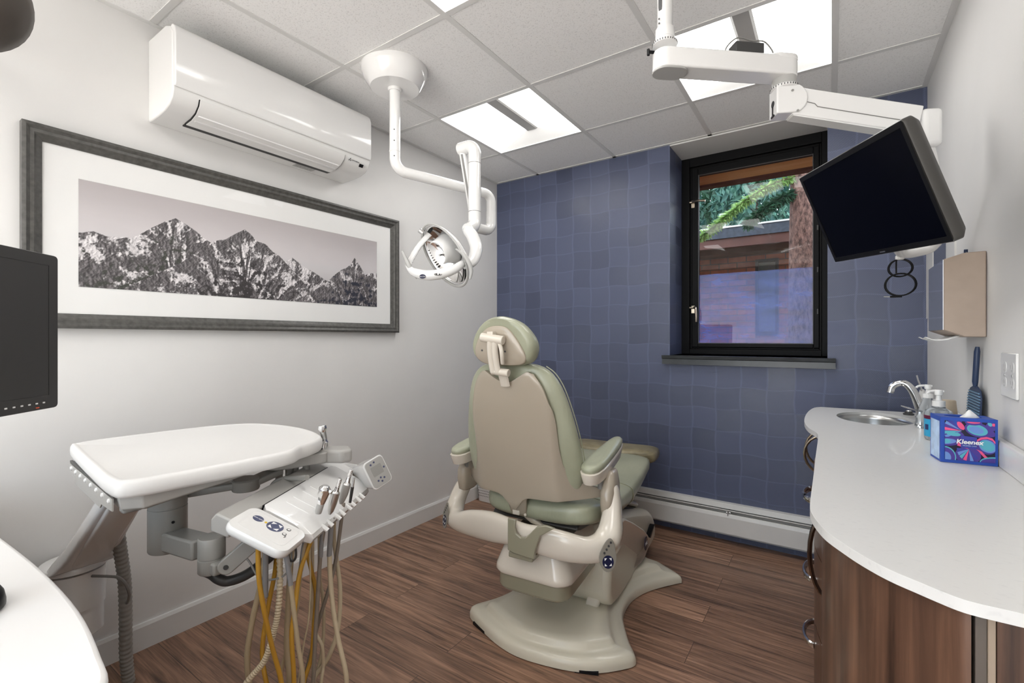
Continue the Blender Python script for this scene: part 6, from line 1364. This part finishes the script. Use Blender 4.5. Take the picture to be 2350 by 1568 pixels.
mdv = Vector((-.691, .7395, 0)).normalized(); mnv = Vector((.7395, .691, 0)).normalized(); mz = Vector((0, 0, 1)); me_ = Vector((-1.432, .297, 1.219))
mat('monitor_grey', (.045, .043, .041, 1), .4); mat('screen_grey', (.045, .044, .042, 1), .4)
LQm = lambda a, z_, c: me_-mdv*a+mz*z_+mnv*c          # a runs from the far vertical edge towards the camera
MWd, MHh = .50, .168
b = MB(); b.loft([[LQm(MWd/2+x*k, y*k2, c) for x, y in rrect(MWd, 2*MHh, .008, 4)] for k, k2, c in ((.80, .75, -.062), (.96, .94, -.035), (1, 1, -.024), (1, 1, .0), (.995, .993, .003))]); b.build('housing', 'monitor_grey', lm, angle=35)
o4 = [LQm(a, z_, .0035) for a, z_ in ((.004, -MHh+.004), (MWd-.004, -MHh+.004), (MWd-.004, MHh-.004), (.004, MHh-.004))]; i4 = [LQm(a, z_, .0035) for a, z_ in ((.026, -MHh+.030), (MWd-.026, -MHh+.030), (MWd-.026, MHh-.024), (.026, MHh-.024))]; i5 = [p-mnv*.014 for p in i4]
MB().add(o4+i4, [(0, 1, 5, 4), (1, 2, 6, 5), (2, 3, 7, 6), (3, 0, 4, 7)]).build('bezel', 'monitor_grey', lm, smooth=False)
MB().add([p+mnv*.0001 for p in i4]+i5, [(0, 1, 5, 4), (1, 2, 6, 5), (2, 3, 7, 6), (3, 0, 4, 7)]).build('bezel_inside', 'black_plastic', lm, smooth=False)
MB().add([p+mnv*.0045 for p in i5], [(0, 1, 2, 3)]).build('screen', 'screen_grey', lm, smooth=False)
for k in range(6): MB().box(LQm(.040+.018*k, -MHh+.015, .004), (.005, .0012, .003), Matrix((mdv, mnv, mz)).transposed()).build('button_mark', 'tray_white', lm, smooth=False)
mat('standby_orange', (.8, .12, .05, 1), .4)
MB().box(LQm(.056, -MHh+.006, .004), (.008, .001, .002), Matrix((mdv, mnv, mz)).transposed()).build('power_light', 'standby_orange', lm, smooth=False)
sc_ = LQm(MWd/2, 0, -.085)
MB().tube([Vector((sc_.x, sc_.y, .745)), Vector((sc_.x, sc_.y, 1.22))], .028, 14).tube([Vector((sc_.x, sc_.y, 1.20)), LQm(MWd/2, -.02, -.055)], .025, 12).build('stand_column', 'monitor_grey', lm)
MB().lathe([(.10, 0), (.10, .006), (.08, .012), (.03, .016)], (sc_.x, sc_.y, .7405), seg=32).build('stand_foot', 'monitor_grey', lm)
# dark fitting cut off by the top left corner
mat('dark_brown', (.075, .062, .052, 1), .5)
xf = thing('wall_fitting', 'dark brown rounded fitting cut off by the top left corner, above the framed picture', 'fitting', (LX, .20, 2.14))
b = MB(); b.lathe([(.0, .105), (.05, .098), (.10, .075), (.13, .035), (.138, 0), (.132, -.03), (.11, -.05), (.0, -.055)], (-1.905, .215, 2.120), Vector((.85, .3, -.43)), 36); b.build('fitting_body', 'dark_brown', xf, angle=80)
MB().tube([(LX, .20, 2.16), (-2.05, .205, 2.15), (-1.95, .21, 2.135)], .022, 12).lathe([(.05, 0), (.05, .012), (.03, .018)], (LX, .20, 2.16), (1, 0, 0), 24).build('wall_bracket', 'dark_grey', xf)
# ------------------------------------------------------------------ light
w = bpy.data.worlds.new('world'); SC.world = w; w.use_nodes = True
nt = w.node_tree; bg = nt.nodes['Background']
tc = N(nt, 'ShaderNodeTexCoord'); sx = N(nt, 'ShaderNodeSeparateXYZ'); nt.links.new(tc.outputs['Generated'], sx.inputs[0])
mr = N(nt, 'ShaderNodeMapRange'); mr.inputs['From Min'].default_value = -.15; mr.inputs['From Max'].default_value = .15; nt.links.new(sx.outputs['Z'], mr.inputs[0])
mx = N(nt, 'ShaderNodeMixRGB'); mx.inputs[1].default_value = (6.4, 6.2, 5.9, 1); mx.inputs[2].default_value = (2.9, 3.4, 3.9, 1)     # lower half brightened as added fill through the front opening, sky above
nt.links.new(mr.outputs[0], mx.inputs[0]); nt.links.new(mx.outputs[0], bg.inputs[0]); bg.inputs[1].default_value = 1.0
